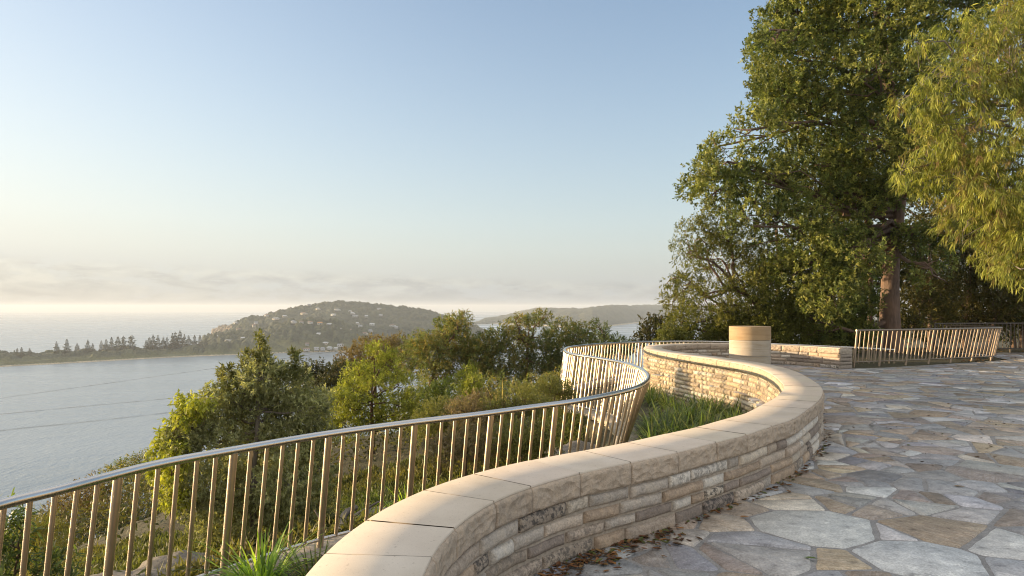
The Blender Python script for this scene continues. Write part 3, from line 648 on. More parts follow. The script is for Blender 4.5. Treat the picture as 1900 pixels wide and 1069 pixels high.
while u < RPn.L:
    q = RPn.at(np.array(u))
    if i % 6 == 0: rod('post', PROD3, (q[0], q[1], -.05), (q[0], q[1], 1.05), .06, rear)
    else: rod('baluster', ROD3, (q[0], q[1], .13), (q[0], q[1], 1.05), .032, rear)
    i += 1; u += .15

# low stone footing wall under the balustrade
ft = empty('fence_footing_wall', (*FOOT[200][:2], -.6), label='low rubble sandstone footing wall beneath the winding steel balustrade', cat='stone wall')
FP = Path(FOOT[::10], 10, 3); fm = MB(); fc = MB(); fs = FP.s
U = np.linspace(0, FP.L, 500); q = FP.at(U); n_ = FP.nr(U); zt_ = q[:, 2]-.075
prof = [(-.16, -.95), (-.16, 0), (.16, 0), (.16, -.25)]
fc.grid(np.stack([np.column_stack([q[:, :2]+n_*w_, zt_+h_-.006]) for w_, h_ in prof], 1), (.3,.27,.22,1), flip=True)
s = 0.0
while s < FP.L:
    L_ = rs.uniform(.4, .9); s1 = min(s+L_, FP.L); Ui = np.linspace(s+.004, s1-.004, 10); qi = FP.at(Ui); ni = FP.nr(Ui); zi = qi[:, 2]-.075; j = rs.uniform(.85, 1.1)
    if s1-s > .05: fm.grid(np.stack([np.column_stack([qi[:, :2]+ni*w_, zi+h_]) for w_, h_ in ((-.21,-.07),(-.205,-.01),(-.195,0),(.175,0),(.185,-.01),(.185,-.09))], 1), (.42*j,.36*j,.28*j,1), flip=True)
    s = s1
for ci in range(7):
    s = -rs.uniform(0, .3)
    while s < FP.L:
        L_ = rs.uniform(.15, .42); s0 = max(s, 0); s1 = min(s+L_, FP.L); s += L_
        if s1-s0 < .05: continue
        c_ = rs.choice(pal_g); j = rs.uniform(.75, 1.1); zb = FP.at(np.array(s0))[2]-.145-.115*(ci+1)
        stone_face(fm, FP, s0, s1, zb, zb+.115, -1, .165, .06*rs.uniform(.6,1.4), (c_[0]*j*1.05, c_[1]*j*.95, c_[2]*j*.8, 1), rs.randint(0, 9999), False, .006, .05)
fc.build('mortar', M['mortar'], ft, loc=tuple(ft.location)); fm.build('stonework', M['rubble'], ft, loc=tuple(ft.location))
#@@PART2
# ------------------------------------------------------------------ sea, spit, hills
SEA = -110.0; SD = F*(H-SEA)             # row -> distance over water: SD/(y-Y0)
bm_r = np.concatenate([[60], np.geomspace(150, 18800, 60)]); th = np.linspace(-np.pi, np.pi, 240)
RR, AA = np.meshgrid(bm_r, th, indexing='ij'); b = MB(); b.grid(np.stack([RR*np.sin(AA), RR*np.cos(AA), np.full(RR.shape, SEA)], -1), flip=True)
o = b.build('sea_water', M['water']); tag(o, kind='structure')
def lerp_px(x, tab):
    tab = np.array(tab, float); return np.interp(x, tab[:, 0], tab[:, 1])
SHORE = [(-400,696),(0,681),(100,676),(200,670),(300,664.5),(400,660),(480,657),(560,654),(630,652.5),(700,651),(800,649),(900,647)]
RIDGE_A = [(380,645),(393,622),(405,615),(419,609),(440,598),(461,590),(491,585.5),(517,575),(551,572),(588,566),(623,564),(676,564),(716,566),(762,571),(797,578),(818,586),(850,598),(880,608),(910,625)]
RIDGE_B = [(300,668),(330,655),(360,642),(390,630),(420,620),(460,610),(500,602),(540,594),(580,591),(620,596),(660,607),(700,619),(760,634),(830,650)]
def hill_z(px, d):
    """height of the Palm-side land for pixel column px and distance d"""
    d0 = SD/(lerp_px(px, SHORE)-Y0); dA = 2750+150*np.sin(px/90.); dB = np.maximum(d0+230, 1950)
    zA = H-(lerp_px(px, RIDGE_A)-Y0)/F*dA; zB = H-(lerp_px(px, RIDGE_B)-Y0)/F*dB
    zA = np.maximum(zA, SEA-6); zB = np.maximum(zB, SEA+3.0)
    t1 = np.clip((d-d0)/(dB-d0), 0, 1); t1 = t1**.8
    z1 = SEA+1.0+(zB-SEA-1.0)*t1
    t2 = np.clip((d-dB)/(dA-dB), 0, 1); dip = np.minimum(36, .32*(zA-SEA)*np.ones_like(d))
    z2 = zB+(zA-zB)*(t2*t2*(3-2*t2)) - dip*np.sin(np.pi*t2)*(zA > zB-10)
    t3 = np.clip((d-dA)/650, 0, 1); z3 = zA+(SEA-8-zA)*t3**1.4
    z = np.where(d < dB, z1, np.where(d < dA, z2, z3))
    # left of the hill: a low spit of land only
    spit_w = np.interp(px, [-400, 0, 150, 300, 360], [190, 170, 165, 170, 230])
    zs = SEA+.8+3.2*np.clip((d-d0)/30, 0, 1)-9*np.clip((d-d0-spit_w)/30, 0, 1)
    k = np.clip((px-330)/70, 0, 1); k = k*k*(3-2*k)
    z = zs*(1-k)+z*k
    z = np.where(d < d0, SEA-2-.05*(d0-d), z)
    return z
def canopy(x, y, sc, amp, seed):
    w1, i1 = worley(x/sc, y/sc, seed); w2, i2 = worley(x/sc*2.3+5, y/sc*2.3, seed+1)
    return amp*(np.sqrt(np.clip(1-(w1/.85)**2, 0, 1))*(.4+.8*i1)+.45*np.sqrt(np.clip(1-(w2/.8)**2, 0, 1))*i2)
px = np.linspace(-260, 925, 900); row_d = np.concatenate([np.linspace(1130, 2000, 190), np.linspace(2006, 3000, 150), np.linspace(3020, 3600, 12)])
DD, PX = np.meshgrid(row_d, px, indexing='ij'); X = (PX-950)/F*DD; Z = hill_z(PX, DD)
d0 = SD/(lerp_px(PX, SHORE)-Y0); inland = np.clip((DD-d0-14)/22, 0, 1)*(Z > SEA+2.5); low = 1-np.clip((PX-330)/70, 0, 1)
mead = np.clip((fbm(X/60, DD/60, 3, 31)-.50)*8, 0, 1)*np.clip((75-(DD-d0))/20, 0, 1)
Zc = Z+(fbm(X/170, DD/170, 3, 91)-.5)*34*np.clip((DD-d0-60)/200, 0, 1)*(1-low)-11*(1-low)*np.clip((DD-d0-60)/200, 0, 1)+canopy(X, DD, 20, 13, 41)*inland*(1-mead)*(1-.25*low)*np.clip(.6+fbm(X/90, DD/90, 3, 8), .5, 1.3)
b = MB(); P = np.stack([X, DD, Zc], -1); 
cz = (Z[:-1,:-1]+Z[1:,1:])/2; cd = (DD-d0)[:-1,:-1]; il = (inland*(1-mead))[:-1,:-1]; cx, cy = X[:-1,:-1], DD[:-1,:-1]
w1, i1 = worley(cx/20, cy/20, 41); v_ = i1[..., None]
green = np.array([.020,.032,.017])*(1-v_)+np.array([.070,.078,.040])*v_
grass = np.array([.11,.115,.05]); sand = np.array([.42,.36,.27]); rock = np.array([.26,.20,.14])
col = grass+(green-grass)*il[..., None]; col = np.where((cz < SEA+1.9)[..., None], sand, col)
cliff = ((PX[:-1,:-1] > 380) & (PX[:-1,:-1] < 470) & (DD[:-1,:-1] > 2450) & (cz < SEA+38) & (fbm(cx/25, cy/25, 3, 77) > .42))
col = np.where(cliff[..., None], rock, col)
b.grid(P, col.reshape(-1, 3), flip=False); o = b.build('wooded_headland', M['far']); tag(o, kind='structure')
# second, farther range on the right
R2 = [(860,606),(880,603),(900,594),(940,587),(975,578),(1000,574),(1020,575),(1060,575),(1075,577),(1100,573),(1140,570),(1180,569),(1240,568),(1400,566),(1600,570),(1750,590)]
S2 = [(860,603),(915,601.5),(960,602.5),(1020,606),(1060,608),(1100,608.5),(1130,606),(1180,600),(1240,597),(1500,596),(1800,595)]
px = np.linspace(862, 1750, 520); tt = np.linspace(0, 1, 70); TT, PX = np.meshgrid(tt, px, indexing='ij')
d0 = SD/(lerp_px(PX, S2)-Y0); d1 = d0+1100; DD = d0+(d1+500-d0)*TT
zr = H-(lerp_px(PX, R2)-Y0)/F*d1; q_ = np.clip((DD-d0)/(d1-d0), 0, 1)
Z = SEA+(zr-SEA)*np.sin(q_*np.pi/2)**.9; Z = np.where(DD > d1, zr-(zr-SEA+20)*((DD-d1)/500)**1.3, Z)
X = (PX-950)/F*DD; Z = Z+(fbm(X/260, DD/260, 4, 61)-.5)*46*np.sin(q_*np.pi)**.7+canopy(X, DD, 34, 13, 62)*np.clip(q_*12, 0, 1)
w1, i1 = worley(X[:-1,:-1]/34, DD[:-1,:-1]/34, 62); v_ = i1[..., None]
col = np.array([.035,.048,.022])*(1-v_)+np.array([.07,.068,.032])*v_; col = np.where((q_[:-1,:-1] < .015)[..., None], sand, col)
b = MB(); b.grid(np.stack([X, DD, Z], -1), col.reshape(-1, 3)); o = b.build('far_wooded_range', M['far']); tag(o, kind='structure')

# houses on the hillside: sight line meets the land
def on_hill(x, y, lo=1500, hi=2900):
    d = np.linspace(lo, hi, 700); zr = H-(y-Y0)/F*d; zh = hill_z(np.full_like(d, x), d); i = int(np.argmax(zr <= zh+3))
    if zr[i] > zh[i]+3: i = len(d)-60
    return np.array([(x-950)/F*d[i], d[i], zh[i]])
def wallmat(name, c): return plain(name, c, .8, nscale=.3, var=.06)
M['house_white'] = wallmat('white_render', (.56,.555,.54)); M['house_cream'] = wallmat('cream_render', (.48,.43,.35)); M['house_grey'] = wallmat('grey_render', (.40,.40,.40))
M['roof_white'] = wallmat('white_roof', (.52,.53,.54)); M['roof_grey'] = wallmat('grey_roof', (.30,.31,.33)); M['roof_blue'] = wallmat('blue_roof', (.12,.30,.75)); M['roof_orange'] = wallmat('terracotta_roof', (.60,.28,.10)); M['roof_brown'] = wallmat('brown_roof', (.22,.14,.10))
M['pane'] = plain('dark_window_glass', (.05,.06,.07), .15, nscale=.3, var=.1)
HZ = [(250,262,9,'u'),(495,203,9,'u'),(570,230,15,'u'),(410,262,9,'b'),(395,288,7,'b'),(270,318,9,'b'),(95,378,11,'b'),(190,412,15,'wide'),(305,392,9,'m'),(548,385,10,'m'),(800,391,13,'blue'),(862,393,9,'m'),(912,375,9,'tall'),(1045,362,13,'m'),(1152,325,14,'m'),(1095,322,9,'m'),(922,270,11,'orange'),(1000,280,12,'m'),(845,262,10,'m'),(775,260,9,'m'),(710,258,9,'m'),(790,187,13,'u'),(835,116,8,'u'),(1058,158,11,'u'),(1030,198,11,'u'),(1205,208,14,'u'),(1182,185,8,'u'),(1295,210,8,'u'),(1222,268,7,'m'),(1245,292,9,'m'),(1340,275,12,'m'),(1500,285,12,'m'),(1535,298,8,'m'),(1410,200,9,'u'),(1395,150,9,'u'),(968,430,11,'s'),(1085,445,15,'s'),(820,437,8,'s'),(815,480,14,'s'),(895,475,12,'s'),(945,473,9,'s'),(1000,470,11,'s'),(1050,474,10,'s'),(1280,350,10,'m'),(1325,330,8,'m'),(440,190,7,'u'),(1165,172,8,'u'),(690,395,8,'m'),(640,210,9,'u'),(905,150,8,'u'),(1120,120,8,'u')]
LB = {'u':('pale little house on the upper slope of the hazy hill','houses high on the hill'),'m':('pale house among trees on the middle of the hazy hillside','houses halfway up the hill'),
 's':('low pale waterfront house at the foot of the hazy hill','houses along the hill shore'),'b':('small cream house on the left spur of the hazy hill','houses on the left spur'),
 'wide':('wide white flat-roofed building low on the left of the hill above the pines',None),'blue':('white house with a bright blue roof low on the hillside',None),
 'tall':('tall narrow white house just right of the blue-roofed one',None),'orange':('house with an orange terracotta roof in the middle of the hill',None)}
hcount = {}; HZ.sort()
ORDH = ['first','second','third','fourth','fifth','sixth','seventh','eighth','ninth','tenth','eleventh','twelfth','thirteenth','fourteenth','fifteenth','sixteenth','seventeenth','eighteenth','nineteenth','twentieth']
PL = {'u':'high on the hazy hill','m':'halfway up the hazy hill','s':'on the waterfront under the hill','b':'on the left spur of the hill'}
for i, (zx, zy, wpx, kd) in enumerate(HZ):
    x = 380+zx/4.318; y = 540+zy/4.318; p_ = on_hill(x, y); p_[2] += 1.5; wd = wpx*.56*p_[1]/F*1.35; ht = {'tall': 9, 'wide': 5, 's': 3}.get(kd, 3.4); dp = 9
    h_ = empty('hillside_house', tuple(p_), label=LB[kd][0], cat='house', group=LB[kd][1]); rz = rs.uniform(-.5, .5)
    wm = {'tall':'house_white','wide':'house_white','blue':'house_white','orange':'house_cream'}.get(kd) or rs.choice(['house_white','house_white','house_cream','house_grey'])
    if kd in PL:
        nn_ = hcount.get(kd, 0); hcount[kd] = nn_+1; h_['label'] = {'house_white':'white','house_cream':'cream','house_grey':'grey'}[wm]+' house '+PL[kd]+', '+ORDH[nn_]+' from the left'
    rm = {'blue':'roof_blue','orange':'roof_orange','tall':'roof_white','wide':'roof_white'}.get(kd) or rs.choice(['roof_white','roof_grey','roof_grey','roof_brown','roof_white'])
    b = MB(); b.box((0,0,ht/2+1.5), (wd, dp, ht+3)); 
    if kd in ('m','u') and i % 2: b.box((wd*.45, 2, ht*.35+1.5), (wd*.6, dp*.8, ht*.7+3))
    o = b.build('wall', M[wm], h_); o.rotation_euler.z = rz
    b = MB(); e = .8; x_, y_ = wd/2+e, dp/2+e; zt_ = ht+3; rh = 0.6 if kd == 'wide' else 2.6
    b.add(np.array([[-x_,-y_,zt_],[x_,-y_,zt_],[x_,y_,zt_],[-x_,y_,zt_],[-x_*.75,0,zt_+rh],[x_*.75,0,zt_+rh]]), [[0,1,5,4],[2,3,4,5]]); b.add(np.array([[-x_,-y_,zt_],[-x_,y_,zt_],[-x_*.75,0,zt_+rh],[x_,-y_,zt_],[x_,y_,zt_],[x_*.75,0,zt_+rh]]), [[1,0,2],[3,4,5]])
    b.add(np.array([[-x_,-y_,zt_-.02],[x_,-y_,zt_-.02],[x_,y_,zt_-.02],[-x_,y_,zt_-.02]]), [[3,2,1,0]])
    o = b.build('roof', M[rm], h_); o.rotation_euler.z = rz
    for wx in (-.3, 0.05, .36) if wd > 7 else (-.2, .25):
        b = MB(); b.box((wd*wx, -dp/2-.06, zt_*.72), (wd*.16, .1, 1.9)); o = b.build('window', M['pane'], h_); o.rotation_euler.z = rz

# Norfolk pines on the spit
M['pine'] = leaf_mat('pine_needles', .7, .12, .2, 1.0)
def pine_mesh(seed, dense=.9):
    r_ = np.random.default_rng(seed); b = MB(); n_ = 13
    for k in range(n_):
        f_ = k/(n_-1); z = .14+.84*f_; rad = (.27*(1-f_)**.62+.035)*r_.uniform(.62, 1.2); nbr = 9
        for a in np.linspace(0, 2*np.pi, nbr, endpoint=False)+r_.uniform(0, 6):
            if r_.random() > dense: continue
            rr_ = rad*r_.uniform(.75, 1.15); dz_ = .02+.03*(1-f_); c_, s_ = math.cos(a), math.sin(a); wv = rr_*.30
            px_ = np.array([[0,0,z],[c_*rr_*.55-s_*wv, s_*rr_*.55+c_*wv, z-dz_*.3],[c_*rr_, s_*rr_, z+.012],[c_*rr_*.55+s_*wv, s_*rr_*.55-c_*wv, z-dz_*.3],[c_*rr_*.6, s_*rr_*.6, z+.035],[c_*rr_*.6, s_*rr_*.6, z-.03]])
            t_ = np.array([.045,.055,.028])*r_.uniform(.7, 1.35)
            b.add(px_, [[0,1,4],[1,2,4],[2,3,4],[3,0,4],[0,5,1],[1,5,2],[2,5,3],[3,5,0]], t_)
    o = b.build('crown', M['pine']); me = o.data; bpy.data.objects.remove(o)
    b = MB(); b.tube([(0,0,0),(0,0,.5),(0,0,1.0)], [.018,.012,.003], 6); o = b.build('trunk', M['bark_dark']); mt = o.data; bpy.data.objects.remove(o); return me, mt
PM = [pine_mesh(s_) for s_ in (1, 2, 3)]+[pine_mesh(4, .6)]
PN = [(32,648,22),(40,647,20),(55,648,19),(105,637,26),(124,633,30),(143,639,23),(163,634,26),(188,635,26),(197,633,24),(207,629,32),(219,627,34),(229,627,21),(242,627,23),(245,626,23),(271,634,24),(277,629,30),(284,625,36),(293,626,34),(303,628,28),(310,629,26),(320,622,38),(325,620,42),(334,618,44),(342,624,38),(350,626,34),(361,625,34),(371,625,30),(382,630,22),(228.5,631,18),(172,640,20)]
PN.sort(); pcount = {}
for i, (x, yt, hp) in enumerate(PN):
    d0_ = SD/(lerp_px(x, SHORE)-Y0); d_ = d0_+rs.uniform(95, 140); zg = float(hill_z(np.array([float(x)]), np.array([d_]))[0]); top_ = H-(yt-Y0)/F*d_; hgt = max(top_-zg, 12)*1.12
    base_ = ((x-950)/F*d_, d_, zg)
    if x < 60: lb, gp = 'small pointed pine at the far left end of the sandy spit', 'small pines at the left of the spit'
    elif x < 180: lb, gp = 'dark conical pine standing apart on the left half of the spit', 'pines spaced along the spit'
    elif x < 226: lb, gp = 'tall dark pine in the left clump on the spit', 'left clump of pines'
    elif x < 250: lb, gp = 'thin see-through pine standing alone between the two clumps on the spit', 'lone slender pines'
    else: lb, gp = 'tall dark pine in the long right clump beside the hill', 'right clump of pines'
    pcount[gp] = pcount.get(gp, 0)+1; lb = lb+', '+ORDH[pcount[gp]-1]+' from the left'
    r_ = empty('norfolk_pine', base_, label=lb, cat='pine tree', group=gp); r_.scale = (hgt*rs.uniform(.9,1.1),)*2+(hgt,); r_.rotation_euler.z = rs.uniform(0, 6)
    pm = PM[3] if 226 <= x < 250 else PM[i % 3]
    for nm, me in (('crown', pm[0]), ('trunk', pm[1])):
        o = bpy.data.objects.new(nm, me); C.objects.link(o); o.parent = r_

# ------------------------------------------------------------------ foliage machinery
def leaves_geo(b, base, d, nrm, L_, W_, tint, kind='diamond'):
    """one folded leaf per row"""
    s = unit(np.cross(d, nrm)); n_ = unit(np.cross(s, d)); L_ = L_[:, None]; W_ = W_[:, None]; N = len(base)
    if kind == 'long':       # three-section drooping strap leaf
        P0 = base; P1 = base+d*L_*.4+n_*W_*.3; P2 = base+d*L_*.75-n_*W_*.2-np.array([0,0,1])*L_*.06; P3 = base+d*L_-np.array([0,0,1])*L_*.16
        V = np.stack([P0, P1+s*W_*.5, P1-s*W_*.5, P2+s*W_*.42, P2-s*W_*.42, P3], 1).reshape(-1, 3); i = np.arange(N)[:, None]*6
        b.add(V, i+np.array([[1,3,4,2]]), tint); 
        b2 = np.concatenate([i+np.array([[0,1,2]]), i+np.array([[3,5,4]])]); b.F.setdefault(3, []).append(b2+b.n-len(V)); b.T.setdefault(3, []).append(np.concatenate([np.hstack([tint, np.ones((N,1))]) if tint.shape[1] == 3 else tint]*2))
    else:
        mid = .55 if kind == 'obovate' else .42
        V = np.stack([base, base+d*L_*mid+s*W_*.5+n_*W_*.16, base+d*L_, base+d*L_*mid-s*W_*.5+n_*W_*.16], 1).reshape(-1, 3)
        b.add(V, np.arange(N)[:, None]*4+np.array([[0,1,2,3]]), tint)
def crown_geo(b, clumps, rng, density=1.0, tw=.16, nl=9, ll=.10, lw=.04, cols=None, kind='diamond', droop=0.0, up=.35, gap=.0, shell=.55, squash=.85, spread=1.0, vary=.25, gfreq=1.6):
    """clumps (n,4): x y z r.  Twigs through each clump's outer volume, each with nl leaves"""
    cl = np.asarray(clumps, float); cols = np.asarray(cols, float)
    for (cx, cy, cz, r_) in cl:
        area = 4*np.pi*r_*r_*squash; n_ = int(area/(tw*tw)*.55*density*2.2)+8
        u = unit(rng.normal(size=(n_, 3))); rad = r_*(1-(1-shell)*rng.random(n_)**1.6)
        rad *= .78+.44*vnoise3(u*2.1+np.array([cx, cy, cz]), 5)       # lumpy outline
        p = np.array([cx, cy, cz])+u*rad[:, None]*np.array([1, 1, squash])
        if gap > 0:
            keep = vnoise3(p*gfreq/1.0+7, 12)*.6+vnoise3(p*gfreq*2.3, 13)*.4 > gap; p = p[keep]; u = u[keep]
        n_ = len(p)
        if not n_: continue
        td = unit(u*.7+np.array([0, 0, up])+rng.normal(size=(n_, 3))*.45)
        hue = rng.random(n_)*.6+.4*vnoise3(p*1.1, 21); lum = 1+vary*(rng.random(n_)*2-1)
        k = np.repeat(np.arange(n_), nl); m_ = len(k); tpos = np.tile(np.linspace(.15, 1, nl), n_)*tw*1.2
        base = p[k]+td[k]*tpos[:, None]
        ld = unit(td[k]*.55+rng.normal(size=(m_, 3))*.62*spread-np.array([0, 0, droop])); nrm = unit(rng.normal(size=(m_, 3))*.6+np.array([0, 0, 1.]))
        L_ = ll*rng.uniform(.65, 1.25, m_); W_ = lw*rng.uniform(.75, 1.2, m_)
        ci = hue[k]*(len(cols)-1.001); i0 = ci.astype(int); fr = (ci-i0)[:, None]
        t_ = (cols[i0]*(1-fr)+cols[np.minimum(i0+1, len(cols)-1)]*fr)*lum[k][:, None]*rng.uniform(.8, 1.22, (m_, 1))
        leaves_geo(b, base, ld, nrm, L_, W_, np.clip(t_*np.array([1.36, 1.30, 1.42]), 0, .62), kind)
def limb(b, a, c_, r0, r1, rng, wig=.12, n_=9, sides=7, sag=0.0):
    a = np.array(a, float); c_ = np.array(c_, float); t_ = np.linspace(0, 1, n_); L_ = np.linalg.norm(c_-a)
    w_ = rng.normal(size=(4, 3))*wig*L_*.5; off = sum(w_[k][None]*np.sin(np.pi*t_*(k+1))[:, None]/(k+1) for k in range(4))
    P = a+(c_-a)*t_[:, None]+off; P[:, 2] += sag*L_*np.sin(np.pi*t_); b.tube(P, r0+(r1-r0)*t_, sides); return P
def clumps_px(lst, d, rng, dj=1.0):
    out = []
    for e in lst:
        x, y, r_ = e[:3]; dd = e[3] if len(e) > 3 else d+rng.uniform(-dj, dj); q_ = PD(x, y, dd); out.append([*q_, r_*dd/F])
    return np.array(out)
def tree(name, label, cat, base, trunk, clumps, leaf, bark, rng, trunk_r=.1, group=None, matname='leaf', limb_r=None, fork=.45, twigs=4, wig=.12):
    """base: foot; trunk: list of points above it; limbs to every clump"""
    root = empty(name, tuple(base), label=label, cat=cat, group=group); loc = tuple(base)
    b = MB(); tp = catmull([base]+list(trunk), 8); n_ = len(tp); flare = 1+.35*np.exp(-np.linspace(0, 12, n_))
    b.tube(tp, trunk_r*np.linspace(1, .45, n_)*flare, 12); b.build('trunk', M[bark], root, smooth=True, loc=loc)
    lb = MB(); lr = limb_r or trunk_r*.38
    for c_ in clumps:
        cc = c_[:3]; d_ = np.linalg.norm(tp-cc, axis=1)+np.where(tp[:, 2] > cc[2]-.1*c_[3], 3, 0)+np.where(np.arange(n_) < n_*fork, 4, 0); j = int(np.argmin(d_))
        P = limb(lb, tp[j], cc, lr, lr*.35, rng, wig, 9, 6)
        for _ in range(twigs):
            u = unit(rng.normal(size=3)); q_ = cc+u*c_[3]*.8; limb(lb, P[rng.integers(4, 9)], q_, lr*.4, lr*.08, rng, wig*1.3, 6, 4)
    if lb.n: lb.build('branches', M[bark], root, smooth=True, loc=loc)
    cb = MB(); crown_geo(cb, clumps, rng, **leaf); cb.build('crown', M[matname], root, loc=loc)
    return root
def foot(x, y): return np.array([x, y, float(ground_z(np.array([x]), np.array([y]))[0])-.05])

# ---- the big broad-leaved tree
g_dark = [(.040,.062,.022),(.075,.102,.030),(.12,.145,.038),(.21,.215,.055),(.085,.115,.045)]
rng = np.random.default_rng(21)
big = [(1480,25,70),(1465,110,75),(1560,50,80),(1650,30,80),(1750,20,75),(1840,10,70),(1450,185,55),(1400,240,52),(1330,272,34),(1308,308,32),(1350,300,50),(1280,350,22),(1420,160,32),(1430,70,34),(1445,15,30),
 (1500,210,85),(1600,150,85),(1690,120,75),(1780,110,70),(1330,350,48),(1420,340,75),(1520,310,80),(1620,270,80),(1700,240,70),(1400,420,62),(1480,420,75),(1565,400,75),(1640,360,50),(1500,490,70),(1580,480,65),(1440,520,55),(1540,550,55),(1480,580,50),
 (1725,470,45),(1700,440,35),(1760,430,40),(1730,510,35),(1780,330,70),(1500,-60,85),(1600,-70,95),(1720,-70,90),(1840,-60,80)]
cb = clumps_px(big, 23.5, rng, 1.6)
back = clumps_px([(1480,100,90,27),(1560,220,95,27),(1600,340,90,27),(1500,360,90,27),(1560,470,80,27),(1650,150,95,27.5),(1700,300,80,27.5),(1780,200,90,28)], 27, rng, .5)
t0 = G(1652, 655, 0.0); t0 = np.array([PD(1652, 640, 25.2)[0], 25.2, -.15])
tree('broadleaf_tree', 'huge dark green broad-leaved tree with thick red-brown trunk filling the right side', 'tree', t0,
     [PD(1651,560,25.2), PD(1654,480,25.2), PD(1664,400,25.1), PD(1672,300,25.2), PD(1655,200,25.2), PD(1640,90,25.3), PD(1620,-20,25.4)],
     np.vstack([cb, back]), dict(density=1.0, tw=.17, nl=10, ll=.125, lw=.055, cols=g_dark, kind='obovate', up=.5, gap=.43, gfreq=1.0, shell=.40, spread=1.0, vary=.45), 'bark_red', rng, .33, limb_r=.10, fork=.38, twigs=4)
# lighter gum at its left with twisting low limbs
rng = np.random.default_rng(22); g_gum = [(.055,.070,.018),(.085,.100,.024),(.135,.140,.032),(.19,.18,.045)]
c2 = clumps_px([(1295,440,42),(1335,415,42),(1275,470,28),(1330,480,52),(1272,530,32),(1250,560,24),(1244,520,18),(1385,450,48),(1310,560,48),(1290,600,40),(1262,600,30),(1380,540,48),(1430,600,42),(1370,610,36),(1420,480,40),(1330,620,30)], 25.0, rng, 1.0)
tree('gum_tree', 'lighter green gum with twisting low limbs at the left foot of the huge tree', 'tree', np.array([PD(1470,640,25)[0], 25.6, -.7]),
     [PD(1462,625,25.4), PD(1430,600,25.2), PD(1400,560,25.0), PD(1360,530,25)], c2, dict(density=.95, tw=.16, nl=10, ll=.115, lw=.034, cols=g_gum, up=.2, gap=.36, shell=.4, droop=.25, vary=.3), 'bark_red', rng, .16, limb_r=.055, fork=.2, twigs=5, wig=.22)
# hedge-like growth behind the round bay
rng = np.random.default_rng(23)
for i, (nm, lb, cl_, d_, cols) in enumerate([
    ('leafy_bush','dense green bush behind the bay just left of the stone drum',[(1290,625,26),(1330,628,28),(1262,635,20),(1240,628,22)],24.5,g_gum),
    ('leafy_bush','glossy green bush directly behind the stone drum',[(1385,618,32),(1420,600,30),(1350,608,28)],24.3,g_gum),
    ('leafy_bush','tall bright bush right of the drum behind the coping',[(1455,590,36),(1475,620,32),(1440,625,30),(1490,560,36)],24.2,[(.07,.085,.02),(.12,.13,.03),(.18,.19,.045)]),
    ('leafy_bush','dark bush between the drum and the thick red-brown trunk',[(1530,620,34),(1560,590,36),(1590,620,34),(1510,640,26),(1560,640,30),(1600,560,34)],24.8,g_dark)]):
    c_ = clumps_px(cl_, d_, rng, .4); f_ = np.array([c_[:,0].mean(), c_[:,1].mean(), -1.2 if i < 2 else -.5])
    tree(nm, lb, 'bush', f_, [c_[:, :3].mean(0)], c_, dict(density=1.25, tw=.13, nl=9, ll=.10, lw=.045, cols=cols, kind='obovate', up=.5, gap=.22, shell=.35), 'bark_dark', rng, .05, fork=.1)
rng = np.random.default_rng(24)
c_ = clumps_px([(1210,606,22),(1228,622,22),(1195,625,14),(1240,600,18),(1185,632,9),(1222,640,16)], 27, rng, .6)
tree('dark_leaved_tree', 'small dark tree silhouetted against the water left of the hedge', 'tree', np.array([PD(1232,640,27)[0], 27, -3.5]), [PD(1230,650,27), PD(1222,620,27)], c_,
     dict(density=.8, tw=.15, nl=8, ll=.12, lw=.06, cols=[(.03,.04,.018),(.05,.055,.02),(.09,.07,.03)], kind='obovate', gap=.36, shell=.3), 'bark_dark', rng, .06)
# ---- yellow-green wattle overhanging the right edge
rng = np.random.default_rng(25)
wt = [(1715,185,34),(1775,150,60),(1860,110,70),(1740,255,52),(1820,215,75),(1900,200,80),(1700,330,38),(1760,330,60),(1850,320,85),(1920,320,80),(1795,410,55),(1870,420,70),(1930,440,80),(1850,480,36),(1895,500,40),(1705,80,18),(1780,60,36),(1850,40,44),(1905,70,70),(1980,150,110),(1990,300,120),(1990,440,100),(1960,20,90),(1668,190,14),(1672,310,18)]
c_ = clumps_px(wt, 12.6, rng, .8)
tree('weeping_wattle', 'yellow-green wattle with long drooping leaves overhanging the right edge', 'tree', np.array([PD(2080,740,12.8)[0], 12.8, 0]),
     [PD(2070,600,12.8), PD(2040,440,12.7), PD(2000,320,12.7), PD(1930,240,12.7), PD(1880,180,12.7)], c_,
     dict(density=.72, tw=.125, nl=10, ll=.14, lw=.0145, cols=[(.050,.068,.020),(.100,.125,.028),(.16,.18,.036),(.26,.27,.05),(.12,.085,.035),(.08,.10,.025)], kind='long', droop=.85, up=-.1, gap=.40, gfreq=1.6, shell=.40, spread=.9, squash=1.0, vary=.4), 'bark_grey', rng, .16, limb_r=.035, fork=.3, twigs=5, wig=.16, matname='leaf_soft')
